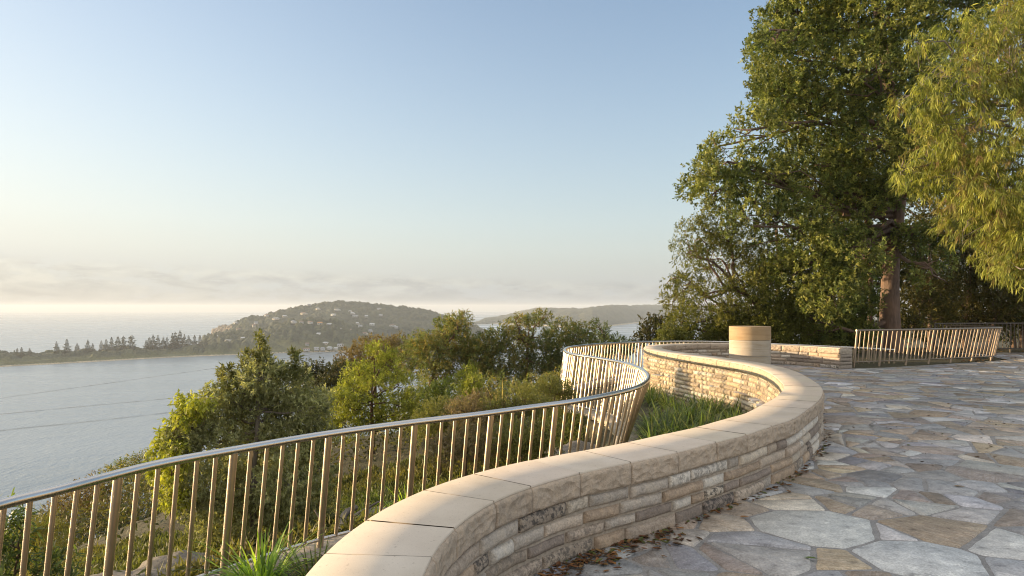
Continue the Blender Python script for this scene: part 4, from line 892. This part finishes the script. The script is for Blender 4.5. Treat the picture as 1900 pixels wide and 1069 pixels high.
# ---- dark understorey at the right
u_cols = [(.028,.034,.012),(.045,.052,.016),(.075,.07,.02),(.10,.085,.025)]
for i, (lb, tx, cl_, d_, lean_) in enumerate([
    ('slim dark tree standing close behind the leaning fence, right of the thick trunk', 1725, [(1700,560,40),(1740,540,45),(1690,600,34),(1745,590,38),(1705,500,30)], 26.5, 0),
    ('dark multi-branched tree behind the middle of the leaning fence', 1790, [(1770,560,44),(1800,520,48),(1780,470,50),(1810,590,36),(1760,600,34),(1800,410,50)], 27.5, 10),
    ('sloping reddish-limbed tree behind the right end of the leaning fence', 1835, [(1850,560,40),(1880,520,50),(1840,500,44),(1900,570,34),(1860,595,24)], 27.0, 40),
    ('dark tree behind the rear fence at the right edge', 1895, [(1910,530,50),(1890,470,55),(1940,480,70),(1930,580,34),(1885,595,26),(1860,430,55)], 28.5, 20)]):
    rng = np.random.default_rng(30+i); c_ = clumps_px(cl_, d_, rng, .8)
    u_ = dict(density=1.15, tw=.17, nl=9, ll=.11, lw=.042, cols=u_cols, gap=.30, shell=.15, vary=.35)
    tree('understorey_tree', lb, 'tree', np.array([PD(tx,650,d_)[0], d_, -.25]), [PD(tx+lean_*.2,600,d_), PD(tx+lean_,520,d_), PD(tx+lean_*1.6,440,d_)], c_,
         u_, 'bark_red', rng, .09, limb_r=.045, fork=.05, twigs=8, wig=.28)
rng = np.random.default_rng(40)
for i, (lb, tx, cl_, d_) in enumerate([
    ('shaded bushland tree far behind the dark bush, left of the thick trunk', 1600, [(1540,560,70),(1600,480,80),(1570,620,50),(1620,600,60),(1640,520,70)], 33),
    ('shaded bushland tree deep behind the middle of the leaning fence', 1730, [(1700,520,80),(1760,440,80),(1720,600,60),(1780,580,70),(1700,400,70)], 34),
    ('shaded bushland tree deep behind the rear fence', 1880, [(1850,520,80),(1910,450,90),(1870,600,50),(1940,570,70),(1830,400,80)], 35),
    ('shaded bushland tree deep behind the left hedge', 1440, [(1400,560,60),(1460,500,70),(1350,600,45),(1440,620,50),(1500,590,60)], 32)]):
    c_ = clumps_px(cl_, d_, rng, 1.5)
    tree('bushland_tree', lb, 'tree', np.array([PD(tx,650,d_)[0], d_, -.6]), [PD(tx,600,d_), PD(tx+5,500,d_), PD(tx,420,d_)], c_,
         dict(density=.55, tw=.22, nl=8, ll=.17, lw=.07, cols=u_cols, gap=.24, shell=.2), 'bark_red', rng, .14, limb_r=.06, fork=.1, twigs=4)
# two slim red trunks left of the thick one
for (x, tx, r_, lb) in ((1614,1608,.10,'slim red-brown trunk just left of the thick trunk'), (1560,1566,.07,'thin dark trunk behind the wall end, farther left of the thick trunk')):
    rng = np.random.default_rng(x); d_ = 26.0; c_ = clumps_px([(tx-15,380,34),(tx+15,330,34),(tx,440,28)], d_, rng, .5)
    tree('slim_tree', lb, 'tree', np.array([PD(x,650,d_)[0], d_, -.3]), [PD(x,600,d_), PD((x+tx)/2+4,520,d_), PD(tx,440,d_), PD(tx,350,d_)], c_, dict(density=.7, tw=.17, nl=8, ll=.12, lw=.05, cols=g_dark, gap=.3), 'bark_red', rng, r_, limb_r=.04)

# ---- trees and shrubs on the slope below the fence
def slope_tree(name, lb, cat, tx, d_, cl_, leaf, bark='bark_dark', r_=.07, seed=0, matname='leaf', dj=1.0, twigs=4, group=None, wig=.16, limb_r=None):
    rng = np.random.default_rng(seed); c_ = clumps_px(cl_, d_, rng, dj); q_ = PD(tx, 700, d_); f_ = foot(q_[0], d_)
    top_ = c_[:, :3].mean(0); h_ = max(top_[2]-f_[2], .3)
    tr = [f_+np.array([.02, 0, h_*.35]), f_+(top_-f_)*np.array([.5, .5, .72]), top_]
    return tree(name, lb, cat, f_, tr, c_, leaf, bark, rng, r_, matname=matname, fork=.3, twigs=twigs, group=group, wig=wig, limb_r=limb_r)
c_brown = [(.085,.066,.028),(.125,.095,.036),(.17,.13,.045),(.075,.075,.028)]
c_gum = [(.060,.082,.030),(.095,.122,.040),(.145,.168,.050),(.22,.18,.05),(.085,.112,.045)]
c_lime = [(.10,.125,.022),(.165,.19,.03),(.26,.27,.045),(.10,.12,.03)]
c_olive = [(.12,.14,.062),(.19,.205,.092),(.26,.265,.12),(.155,.185,.095)]
c_heath = [(.085,.10,.030),(.13,.14,.04),(.17,.17,.05),(.10,.10,.035)]
LG = dict(density=1.15, tw=.17, nl=10, ll=.12, lw=.038, gap=.30, shell=.35, droop=.25, vary=.35)
slope_tree('bushy_tree','bronze-brown crowned tree at the left end of the tree row, above the bay water','tree',700,34,[(685,655,34),(655,668,28),(640,690,22),(715,652,32),(740,645,26),(700,690,40),(745,680,34),(665,705,28)],dict(LG,cols=c_brown,gap=.30),'bark_dark',.12,51)
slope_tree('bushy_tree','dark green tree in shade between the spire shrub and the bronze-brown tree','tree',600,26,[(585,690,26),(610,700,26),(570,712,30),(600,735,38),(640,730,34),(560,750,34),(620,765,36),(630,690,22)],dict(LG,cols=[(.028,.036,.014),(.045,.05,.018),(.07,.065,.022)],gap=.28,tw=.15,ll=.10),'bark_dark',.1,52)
slope_tree('gum_tree','orange-tipped gum tree behind the lime green bush','tree',785,31,[(790,640,30),(830,612,28),(852,602,24),(845,640,38),(800,660,38),(765,665,32),(850,680,40),(810,700,36),(870,650,28),(862,590,12),(775,640,24)],dict(LG,cols=[c_gum[0],c_gum[1],c_gum[2],c_gum[3],c_gum[3]]),'bark_red',.12,53,twigs=5)
slope_tree('gum_tree','grey-green gum in the middle of the tree row','tree',905,32,[(905,640,30),(930,628,26),(890,665,34),(930,670,36),(905,700,38),(950,700,34),(880,700,26)],dict(LG,cols=c_gum),'bark_red',.11,54)
slope_tree('gum_tree','tallest spreading gum with sparse top in the tree row, left of the fence loop','tree',975,32.5,[(970,612,28),(988,598,18),(1008,587,14),(955,630,26),(1000,625,30),(975,655,34),(1010,665,34),(990,700,38),(960,590,8),(940,604,14)],dict(LG,cols=c_gum,gap=.38),'bark_red',.12,55,twigs=6)
slope_tree('gum_tree','rounded gum tree directly behind the left loop of the fence','tree',1050,33,[(1045,612,22),(1065,622,24),(1030,630,22),(1080,640,28),(1050,655,32),(1025,680,28),(1060,695,34),(1100,670,28),(1090,615,15)],dict(LG,cols=c_gum),'bark_red',.11,56)
slope_tree('gum_tree','low dark gum at the right end of the tree row beside the far fence','tree',1125,35,[(1110,630,18),(1128,640,20),(1150,634,15),(1100,655,24),(1140,655,22),(1160,645,13),(1172,648,10),(1118,612,12),(1105,602,7)],dict(LG,cols=[c_gum[0],c_gum[1],c_gum[4]]),'bark_dark',.09,57)
slope_tree('leafy_bush','lime green sunlit bush in front of the bronze-brown tree','bush',690,17.5,[(665,690,24),(685,700,26),(700,655,20),(720,670,22),(655,725,30),(700,730,34),(740,715,28),(635,750,26),(680,765,36),(730,765,36),(650,790,34),(770,750,30),(775,785,30),(615,790,18),(622,742,16)],dict(density=1.3,tw=.12,nl=10,ll=.08,lw=.028,cols=c_lime,gap=.34,gfreq=2.4,shell=.4,up=.6,vary=.35),'bark_dark',.07,58,dj=.7)
slope_tree('sapling','small bright green sapling in front of the grey-green gum','sapling',875,16.5,[(872,690,12),(862,705,14),(880,712,16),(855,725,14),(876,735,20)],dict(density=1.1,tw=.10,nl=8,ll=.075,lw=.025,cols=c_lime,gap=.25,up=.7),'bark_dark',.03,59,dj=.3)
slope_tree('sapling','bright green low sapling left of the other sapling','sapling',820,17,[(815,725,14),(830,715,12),(800,735,16),(822,745,18)],dict(density=1.1,tw=.10,nl=8,ll=.075,lw=.026,cols=[(.09,.12,.02),(.15,.18,.03)],gap=.25,up=.5),'bark_dark',.03,60,dj=.3)
HL = dict(density=1.5, tw=.085, nl=12, ll=.045, lw=.015, cols=c_heath, gap=.30, shell=.25, up=.7, vary=.3)
for i, (lb, tx, d_, cl_) in enumerate([
    ('olive heath shrub growing against the left loop of the fence',1020,13.8,[(1020,718,24),(1045,725,20),(1000,735,24),(1030,745,26),(1052,742,16)]),
    ('wide olive heath shrub behind the handrail, left of the fence loop',965,12.5,[(975,735,26),(945,745,26),(1000,760,30),(960,775,34),(920,765,28)]),
    ('straw-brown heath shrub behind the handrail in the middle',880,12.5,[(885,750,28),(855,765,28),(905,780,34),(870,790,30)]),
    ('feathery olive shrub right of the lime green bush',815,13,[(820,765,30),(800,785,34),(845,790,30),(785,800,26)]),
    ('dark twiggy heath shrub seen through the bars right of centre',985,9.5,[(990,800,40),(950,815,40),(1020,790,26),(975,845,40),(1010,830,30)]),
    ('grey-brown heath shrub seen through the bars in the centre',860,9.5,[(870,820,38),(830,835,36),(900,840,38)])]):
    cc = HL if i not in (2, 5) else dict(HL, cols=[(.12,.10,.055),(.17,.135,.07),(.10,.095,.04)])
    slope_tree('heath_shrub', lb, 'shrub', tx, d_, cl_, cc, 'bark_dark', .03, 70+i, 'leaf_soft', .4, 6)
for i, (lb, tx, d_, cl_) in enumerate([
    ('dark shaded shrub under the tree row, behind the feathery olive shrub',800,21,[(790,745,44),(830,755,44),(760,770,40),(810,790,44)]),
    ('dark shaded shrub under the tree row, behind the straw-brown shrub',900,21,[(890,740,46),(930,735,40),(960,745,40),(910,775,44),(870,775,40)]),
    ('dark shaded shrub under the tree row, behind the fence loop shrub',1020,22,[(1000,730,40),(1050,720,40),(1085,710,34),(1040,750,40),(1110,700,30)])]):
    slope_tree('understorey_shrub', lb, 'shrub', tx, d_, cl_, dict(density=.9,tw=.16,nl=8,ll=.10,lw=.032,cols=c_gum,gap=.28,shell=.3), 'bark_dark', .04, 80+i)
# the large foreground shrub with two spires
rng = np.random.default_rng(90)
SH = [(490,700,40),(530,720,44),(450,730,44),(400,745,34),(420,770,50),(370,790,40),(480,770,55),(540,770,50),(575,760,34),(345,820,34),(400,830,52),(470,840,60),(540,830,56),(585,810,36),(330,870,36),(390,900,56),(460,910,64),(530,900,58),(580,880,44),(340,930,36),(400,960,54),(470,970,60),(540,960,50),(590,940,36),(360,790,34),(590,745,26)]
cA = clumps_px(SH, 10.0, rng, .55)
spire = clumps_px([(482,640,6),(484,655,9),(478,668,12),(490,672,12),(470,685,15),(500,690,15),(420,690,9),(412,703,10),(428,705,10),(430,722,14),(545,660,6),(550,672,8),(545,688,11),(555,700,12),(515,700,12),(483,626,4),(457,662,5),(452,678,8)], 10.0, rng, .15)
f_ = foot(PD(470, 700, 10)[0], 10.0)
root = tree('large_shrub', 'big dense olive-green shrub with leafy spires rising behind the fence at left', 'shrub', f_, [f_+np.array([0,0,1.2]), PD(476,820,10), PD(480,720,10), PD(483,640,10)], cA,
     dict(density=1.5, tw=.085, nl=11, ll=.055, lw=.020, cols=c_olive, gap=.27, shell=.35, up=.5, vary=.35), 'bark_grey', rng, .05, limb_r=.02, fork=.15, twigs=6)
b = MB(); crown_geo(b, spire, rng, density=.75, tw=.07, nl=9, ll=.075, lw=.022, cols=[(.07,.085,.03),(.11,.12,.04),(.16,.155,.05)], up=1.1, gap=.0, shell=.2, kind='diamond'); o = b.build('spires', M['leaf'], root, loc=tuple(root.location))
slope_tree('leafy_sapling','bright yellow-green sapling with broad drooping leaves at the left side of the big shrub','sapling',315,9.4,[(350,770,20),(332,790,22),(312,815,20),(330,840,24),(300,832,16),(295,858,16),(318,875,20),(310,905,20),(325,930,20),(345,745,14),(372,752,14),(292,880,12)],
     dict(density=1.25,tw=.085,nl=8,ll=.085,lw=.028,cols=[(.14,.17,.02),(.23,.25,.03),(.33,.33,.04)],gap=.22,shell=.3,droop=.7,up=.2),'bark_dark',.03,91,dj=.25)
for i, (lb, tx, d_, cl_, cc) in enumerate([
    ('brownish tree lower on the slope showing above the handrail at left','250',24,[(262,855,22),(245,868,22),(225,875,20),(280,880,30),(240,900,36),(205,890,22),(300,910,40)],c_gum),
    ('golden-brown tree on the slope at far left, cut by the bars','150',23,[(190,900,26),(160,915,28),(130,935,28),(180,940,40),(220,945,40),(105,950,22),(145,970,40)],[(.10,.08,.03),(.15,.11,.035),(.07,.07,.025)]),
    ('dark tree on the slope low behind the left posts','230',21,[(250,960,48),(200,985,48),(280,1000,48),(235,1030,50),(310,970,40)],[(.04,.045,.018),(.06,.06,.022),(.09,.075,.028)]),
    ('olive tree at the far left bottom of the slope','70',21,[(80,975,28),(50,985,24),(110,1000,38),(60,1020,44),(15,1010,36),(120,1045,44)],[(.07,.07,.024),(.11,.10,.03)])]):
    slope_tree('slope_tree', lb, 'tree', int(tx), d_, cl_, dict(LG, tw=.14, ll=.085, lw=.03, cols=cc, gap=.32), 'bark_grey', .08, 100+i)
slope_tree('narrow_leaved_shrub','fine-needled yellow-green shrub behind the leftmost bars','shrub',60,6.8,[(70,985,26),(45,1000,26),(85,1015,34),(55,1040,40),(100,1045,34)],dict(density=1.4,tw=.10,nl=14,ll=.09,lw=.005,cols=[(.10,.105,.02),(.17,.16,.03)],gap=.25,shell=.2,up=1.2),'bark_dark',.02,110,'leaf_soft',.2)
slope_tree('long_leaved_shrub','dark green long-leaved shrub at the bottom left corner','shrub',10,5.6,[(12,965,14),(18,1000,26),(0,1030,36),(40,1050,30),(110,1060,26)],dict(density=1.0,tw=.11,nl=9,ll=.11,lw=.017,cols=[(.05,.075,.02),(.085,.115,.03)],gap=.2,shell=.3,up=.8,kind='long'),'bark_dark',.02,111,'leaf',.15)
# low ferny ground cover over the slope near the fence
rng = np.random.default_rng(120); b = MB()
n_ = 34000; az_ = np.radians(rng.uniform(-42, 6, n_)); rr_ = np.sqrt(rng.uniform(5**2, 15**2, n_)); x_ = rr_*np.sin(az_); y_ = rr_*np.cos(az_)
d_, sd_ = seg_dist(x_, y_, FOOT); k_ = (sd_ > 0) & (d_ > .35) & (fbm(x_*.9, y_*.9, 3, 40) > .26); x_, y_ = x_[k_], y_[k_]; z_ = ground_z(x_, y_); n_ = len(x_)
nl = 9; k_ = np.repeat(np.arange(n_), nl); m_ = len(k_); base = np.stack([x_, y_, z_], 1)[k_]+rng.normal(size=(m_, 3))*np.array([.07,.07,.04])+np.array([0,0,.08])
ld = unit(rng.normal(size=(m_, 3))*.7+np.array([0,0,.6])); hue = vnoise(x_*.8, y_*.8, 3)[k_][:, None]
t_ = (np.array([.07,.09,.025])*(1-hue)+np.array([.15,.13,.04])*hue)*rng.uniform(.6, 1.4, (m_, 1))
leaves_geo(b, base, ld, unit(rng.normal(size=(m_, 3))+np.array([0,0,1.])), rng.uniform(.07, .15, m_), rng.uniform(.018, .034, m_), t_*1.15); o = b.build('fern_ground_cover', M['leaf_soft'])
tag(o, 'low ferny ground cover spread over the slope outside the steel balustrade', 'ground cover', kind='stuff')
# rough undergrowth farther down the slope
b = MB(); n_ = 26000; az_ = np.radians(rng.uniform(-44, 16, n_)); rr_ = np.sqrt(rng.uniform(14**2, 75**2, n_)); x_ = rr_*np.sin(az_); y_ = rr_*np.cos(az_)
d_, sd_ = seg_dist(x_, y_, FOOT); k_ = (sd_ > 0) & (d_ > 3); x_, y_ = x_[k_], y_[k_]; z_ = ground_z(x_, y_); n_ = len(x_); nl = 8
k_ = np.repeat(np.arange(n_), nl); m_ = len(k_); hgt = (.3+1.3*fbm(x_*.25, y_*.25, 3, 44))[k_]; base = np.stack([x_, y_, z_], 1)[k_]+rng.normal(size=(m_, 3))*.18; base[:, 2] += hgt*rng.random(m_)
hue = vnoise(x_*.3, y_*.3, 3)[k_][:, None]; t_ = (np.array([.04,.05,.018])*(1-hue)+np.array([.10,.09,.03])*hue)*rng.uniform(.6, 1.4, (m_, 1))
leaves_geo(b, base, unit(rng.normal(size=(m_, 3))+np.array([0,0,.5])), unit(rng.normal(size=(m_, 3))+np.array([0,0,1.])), rng.uniform(.09, .16, m_), rng.uniform(.03, .06, m_), t_); o = b.build('slope_undergrowth', M['leaf_soft'])
tag(o, 'tangled undergrowth covering the steep slope between the trees and the water', 'undergrowth', kind='stuff')

# ------------------------------------------------------------------ strappy grasses
def blades(b, base, direc, L_, W_, bend, tint, seg=5):
    n_ = len(base); t_ = np.linspace(0, 1, seg+1); hz = direc*np.array([1,1,0]); P = []
    s = unit(np.cross(direc, np.array([0,0,1.]))+1e-6)
    for q_ in t_:
        c_ = base+direc*(L_*q_)[:, None]+hz*(L_*bend*q_*q_*.5)[:, None]-np.array([0,0,1.])*(L_*bend*q_**2.2)[:, None]; w_ = W_*(1-q_**2.5)*.5+.0004
        P.append(c_-s*w_[:, None]); P.append(c_+s*w_[:, None])
    V = np.stack(P, 1).reshape(-1, 3); i = np.arange(n_)[:, None]*(2*(seg+1))
    for k in range(seg): b.add(V if k == 0 else np.zeros((0,3)), (i+np.array([[2*k, 2*k+1, 2*k+3, 2*k+2]])) - (0 if k == 0 else len(V)), tint)
def tuft(name, lb, cat, p, n_, L0, W0, cols, seed, bend=.55, spread=.55, rad=.06, group=None):
    rng = np.random.default_rng(seed); a = rng.uniform(0, 2*np.pi, n_); tilt = rng.uniform(.05, 1, n_)**.8*spread
    L0 = L0*1.0; dr = unit(np.stack([np.cos(a)*tilt, np.sin(a)*tilt, np.ones(n_)], 1)); base = np.zeros((n_, 3)); base[:, 0] = np.cos(a)*rad*rng.random(n_); base[:, 1] = np.sin(a)*rad*rng.random(n_)
    cols = np.array(cols)*1.5; t_ = cols[rng.integers(0, len(cols), n_)]*rng.uniform(.75, 1.3, (n_, 1)); b = MB()
    blades(b, base, dr, L0*rng.uniform(.55, 1.15, n_), W0*rng.uniform(.7, 1.2, n_), bend*rng.uniform(.3, 1.4, n_), t_)
    o = b.build(name, M['blade']); o.location = tuple(p); return tag(o, lb, cat, group)
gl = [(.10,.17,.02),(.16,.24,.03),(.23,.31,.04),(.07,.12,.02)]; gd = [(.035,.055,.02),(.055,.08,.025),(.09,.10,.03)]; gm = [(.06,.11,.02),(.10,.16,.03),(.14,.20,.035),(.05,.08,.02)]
p = PD(482, 1062, 5.30); p[2] = -.60
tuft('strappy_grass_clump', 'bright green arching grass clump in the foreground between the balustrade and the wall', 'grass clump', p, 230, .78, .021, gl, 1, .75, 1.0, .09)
p = PD(583, 1035, 5.35); p[2] = -.60
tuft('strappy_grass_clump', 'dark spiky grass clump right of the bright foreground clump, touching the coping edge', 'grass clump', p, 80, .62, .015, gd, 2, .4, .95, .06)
bed = [(1215,775),(1240,745),(1262,765),(1232,728),(1285,735),(1300,765),(1268,742),(1325,745),(1345,760),(1310,728),(1370,748),(1395,745),(1340,738),(1212,738),(1250,715),(1290,722),(1225,715),(1355,730),(1270,790),(1318,782),(1222,795),(1380,765)]
rb_ = random.Random(8)
for _ in range(70): bed.append((rb_.randint(1205, 1405), rb_.randint(712, 772)))
bed.sort()
ORD = ['first','second','third','fourth','fifth','sixth','seventh','eighth','ninth','tenth','eleventh','twelfth','thirteenth','fourteenth','fifteenth','sixteenth','seventeenth','eighteenth','nineteenth','twentieth']
ORD += ['twenty-'+o_ for o_ in ORD[:9]]+['thirtieth']+['thirty-'+o_ for o_ in ORD[:9]]+['fortieth']+['forty-'+o_ for o_ in ORD[:9]]
bed = bed[::2]+bed[1::5]; bed.sort(); bi = [0, 0]
for i, (x, y) in enumerate(bed):
    q_ = G(x, y+(14 if i % 3 == 0 else 52 if i % 3 == 1 else 78), -.60); dd_, _ = seg_dist(np.array([q_[0]]), np.array([q_[1]]), WP.P)
    if dd_[0] < .33 or seg_dist(np.array([q_[0]]), np.array([q_[1]]), WP.P)[1][0] < 0 or seg_dist(np.array([q_[0]]), np.array([q_[1]]), FOOT)[1][0] > 0: continue
    if y > 780: lb, gp = 'sparse low grass tuft at the near edge of the planting bed, '+ORD[bi[0]]+' from the left', 'sparse tufts in the planting bed'; bi[0] += 1
    else: lb, gp = 'green strappy grass clump in the bed inside the wall bulge, '+ORD[bi[1]]+' from the left', 'grass clumps in the planting bed'; bi[1] += 1
    tuft('bed_grass_clump', lb, 'grass clump', q_, 40 if y > 780 else 95, .42 if y > 780 else .80, .025, [(.055,.085,.025), (.085,.12,.035), (.12,.15,.045), (.045,.065,.022), (.15,.16,.06)], 200+i, .8, .95, .10, gp)
EXTRA = [(612+int(23*k), 900-int(9*((k*7)%5))-int(1.6*k), 8.4+.35*((k*3)%7)) for k in range(22)]
for i, (x, y, d_) in enumerate([(760,960,7.3),(700,985,7.4),(730,940,7.8),(660,985,7.8),(790,935,8.3),(825,905,8.6),(860,915,8.8),(905,890,9.0),(780,900,9.0),(640,955,8.2),(560,985,7.8),(520,1000,7.6),(740,905,9.4),(830,880,9.6),(600,930,8.6)]+EXTRA):
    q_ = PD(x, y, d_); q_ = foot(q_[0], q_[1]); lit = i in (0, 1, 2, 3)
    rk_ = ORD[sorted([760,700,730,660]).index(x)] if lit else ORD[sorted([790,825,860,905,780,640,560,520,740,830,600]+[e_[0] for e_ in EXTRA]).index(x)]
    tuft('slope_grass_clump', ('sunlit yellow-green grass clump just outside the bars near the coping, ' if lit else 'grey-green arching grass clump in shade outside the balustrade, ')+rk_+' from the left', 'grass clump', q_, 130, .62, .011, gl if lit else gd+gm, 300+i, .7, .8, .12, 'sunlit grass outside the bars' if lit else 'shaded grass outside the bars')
# tall dry fronds
q_ = PD(930, 760, 13); q_[2] = ground_z(q_[0:1], q_[1:2])[0]+1.0
tuft('dry_fronds', 'straw-coloured dry grass fronds sticking up above the heath shrubs', 'grass clump', q_, 34, .95, .02, [(.30,.22,.10),(.24,.17,.07)], 400, .5, .45, .05)

# ------------------------------------------------------------------ rocks, log, leaves
def rock(lb, p, size, seed, rz=0):
    bm = bmesh_ico(5); V, Fc = bm; r_ = vnoise3(V*1.3+seed, seed)*.5+vnoise3(V*3.1+seed, seed+1)*.26+vnoise3(V*8+seed, seed+2)*.10+.56; V2 = V*r_[:, None]*np.array(size); V2[:, 2] = np.sign(V2[:, 2])*np.abs(V2[:, 2])**.9
    c_, s_ = math.cos(rz), math.sin(rz); V2 = np.stack([V2[:,0]*c_-V2[:,1]*s_, V2[:,0]*s_+V2[:,1]*c_, V2[:,2]], 1)
    b = MB(); b.add(V2, Fc, (.25,.22,.18,.6)); o = b.build('boulder', M['rubble'], smooth=True); o.location = tuple(p); return tag(o, lb, 'boulder')
def bmesh_ico(sub):
    import bmesh
    bm = bmesh.new(); bmesh.ops.create_icosphere(bm, subdivisions=sub, radius=1); V = np.array([v.co[:] for v in bm.verts]); Fc = np.array([[v.index for v in f.verts] for f in bm.faces]); bm.free(); return V, Fc
for lb, x, y, d_, sz, rz in [('long lichen-grey boulder on the slope behind the left posts',240,1015,7.2,(1.0,.6,.34),.3),('grey boulder in ferns left of the big shrub foot',330,965,8.3,(.6,.45,.3),.1),
    ('flat weathered boulder under the grasses in the middle of the slope',700,885,10.6,(.6,.4,.2),.2),('ochre broken boulder at the foot of the footing wall by the fence loop',1075,800,11.6,(.8,.6,.45),.5),('pale boulder left of the ochre one, half behind the bars',1010,830,10.8,(.7,.5,.35),.9)]:
    q_ = PD(x, y, d_); f_ = foot(q_[0], q_[1]); rock(lb, (f_[0], f_[1], f_[2]+sz[2]*.25), sz, int(x), rz)
rng = np.random.default_rng(5); b = MB(); a0 = PD(608,925,8.0); a1 = PD(660,885,9.4); a0 = foot(a0[0], a0[1])+[0,0,.25]; a1 = foot(a1[0], a1[1])+[0,0,.6]
P = limb(b, a0, a1, .07, .04, rng, .1, 12, 8); limb(b, P[6], P[6]+[.5,.2,.35], .03, .01, rng, .2); limb(b, P[3], P[3]+[-.3,.3,.3], .025, .008, rng, .2)
o = b.build('fallen_log', M['bark_grey'], smooth=True); tag(o, 'weathered grey fallen branch lying in the grass outside the bars', 'fallen branch')
# fallen leaves on the paving
M['dead'] = leaf_mat('dead_leaf', .6, .1, .3, 1.0)
def leaf_on(b, x, y, z, rng, L_, col, lift=.006):
    a = rng.uniform(0, 6.28); c_, s_ = math.cos(a), math.sin(a); W_ = L_*rng.uniform(.28, .42); curl = L_*rng.uniform(.0, .22)
    q_ = np.array([[0,0,0],[L_*.35,W_*.5,curl*.6],[L_*.7,W_*.42,curl],[L_,0,curl*.7],[L_*.7,-W_*.42,curl],[L_*.35,-W_*.5,curl*.6],[L_*.5,0,-.0]])
    q_ = np.stack([q_[:,0]*c_-q_[:,1]*s_+x, q_[:,0]*s_+q_[:,1]*c_+y, q_[:,2]+z+lift], 1)
    b.add(q_, [[0,6,1],[1,6,2],[2,6,3],[3,6,4],[4,6,5],[5,6,0]], col)
dead = np.array([(.16,.07,.03),(.10,.05,.025),(.22,.13,.05),(.07,.04,.02),(.10,.11,.03),(.25,.12,.04)])
b = MB()
for s0, s1, n_, wdt in ((WP.s[int(np.argmin(np.hypot(WP.P[:,0]-0.1, WP.P[:,1]-3.9)))], WP.s[int(np.argmin(np.hypot(WP.P[:,0]-1.2, WP.P[:,1]-5.0)))], 330, .12), (3.5, 12.5, 330, .035), (0.4, 3.0, 90, .06), (12, 16, 120, .04)):
    for _ in range(n_):
        u = rng.uniform(s0, s1); q_ = WP.at(np.array(u))[:2]+WP.nr(np.array([u]))[0]*(WW/2+.025+abs(rng.normal())*wdt)
        leaf_on(b, q_[0], q_[1], .006+rng.random()*.03*(wdt > .15), rng, rng.uniform(.025, .085), dead[rng.integers(0, 6)]*rng.uniform(.7, 1.4))
o = b.build('leaf_litter', M['dead']); tag(o, 'brown dead leaf litter heaped along the foot of the curved seat wall', 'leaf litter', kind='stuff')
b = MB()
for _ in range(900):
    y_ = rng.uniform(7, 24); x_ = rng.uniform(4, .9*y_+1)
    if terrace_in(np.array([x_]), np.array([y_]))[0]: leaf_on(b, x_, y_, .008, rng, rng.uniform(.02, .06), dead[rng.integers(0, 6)]*.6)
for _ in range(5200):
    x_ = rng.uniform(13.5, 25); y_ = rng.uniform(20.5, 27.5)
    if not terrace_in(np.array([x_]), np.array([y_]))[0] or rng.random() < .12: leaf_on(b, x_, y_, .006, rng, rng.uniform(.04, .10), dead[rng.integers(0, 6)]*rng.uniform(.7, 1.6))
o = b.build('scattered_leaves', M['dead']); tag(o, 'small dark dead leaves and nuts scattered over the far paving', 'leaf litter', kind='stuff')
for lb, x, y, col in [('orange-brown leaf lying on the paving below the wall bulge',1391,962,(.30,.15,.06)),('green-tipped leaf on the paving near the bottom middle',1490,1037,(.10,.15,.03)),('small tan leaf on the paving right of the wall',1769,903,(.28,.18,.08)),('little green leaf on a grey flagstone right of the wall bulge',1683,826,(.12,.14,.03)),('dark green leaf beside the wall foot',1358,942,(.08,.12,.03)),('brown leaf curled beside the wall foot',1461,912,(.22,.12,.05))]:
    q_ = G(x, y, 0.0); b = MB(); leaf_on(b, 0, 0, 0, rng, .09, col, .012); o = b.build('fallen_leaf', M['dead']); o.location = tuple(q_); tag(o, lb, 'leaf')
# one small red flower in the bed
q_ = G(1330, 718, -.05); b = MB(); b.tube([(0,0,-.45),(0.01,0,0)], .003, 5, (.10,.15,.03)); 
for k in range(7):
    a = k*.9; b.add(np.array([[0,0,0],[.012*math.cos(a)-.006*math.sin(a),.012*math.sin(a)+.006*math.cos(a),.02],[.03*math.cos(a),.03*math.sin(a),.03],[.012*math.cos(a)+.006*math.sin(a),.012*math.sin(a)-.006*math.cos(a),.02]]), [[0,1,2,3]], (.5,.02,.03))
o = b.build('red_flower', M['leaf_soft']); o.location = tuple(q_); tag(o, 'tiny red flower among the strappy grass in the planting bed', 'flower')

# ------------------------------------------------------------------ morning haze
m, t = mat_new('morning_haze'); pv = t.add('ShaderNodeVolumePrincipled', {'Color': (.86,.93,1.0,1), 'Density': .92e-4, 'Anisotropy': .12}); o_ = t.add('ShaderNodeOutputMaterial'); t.put(o_.inputs['Volume'], pv.outputs[0])
hb = MB(); hb.box((0, 0, (SEA-8-1.5+62)/2), (38200, 38200, 62-(SEA-9.5))); o = hb.build('haze', m); tag(o, 'pale even morning haze over the water and hills', 'haze', kind='stuff')
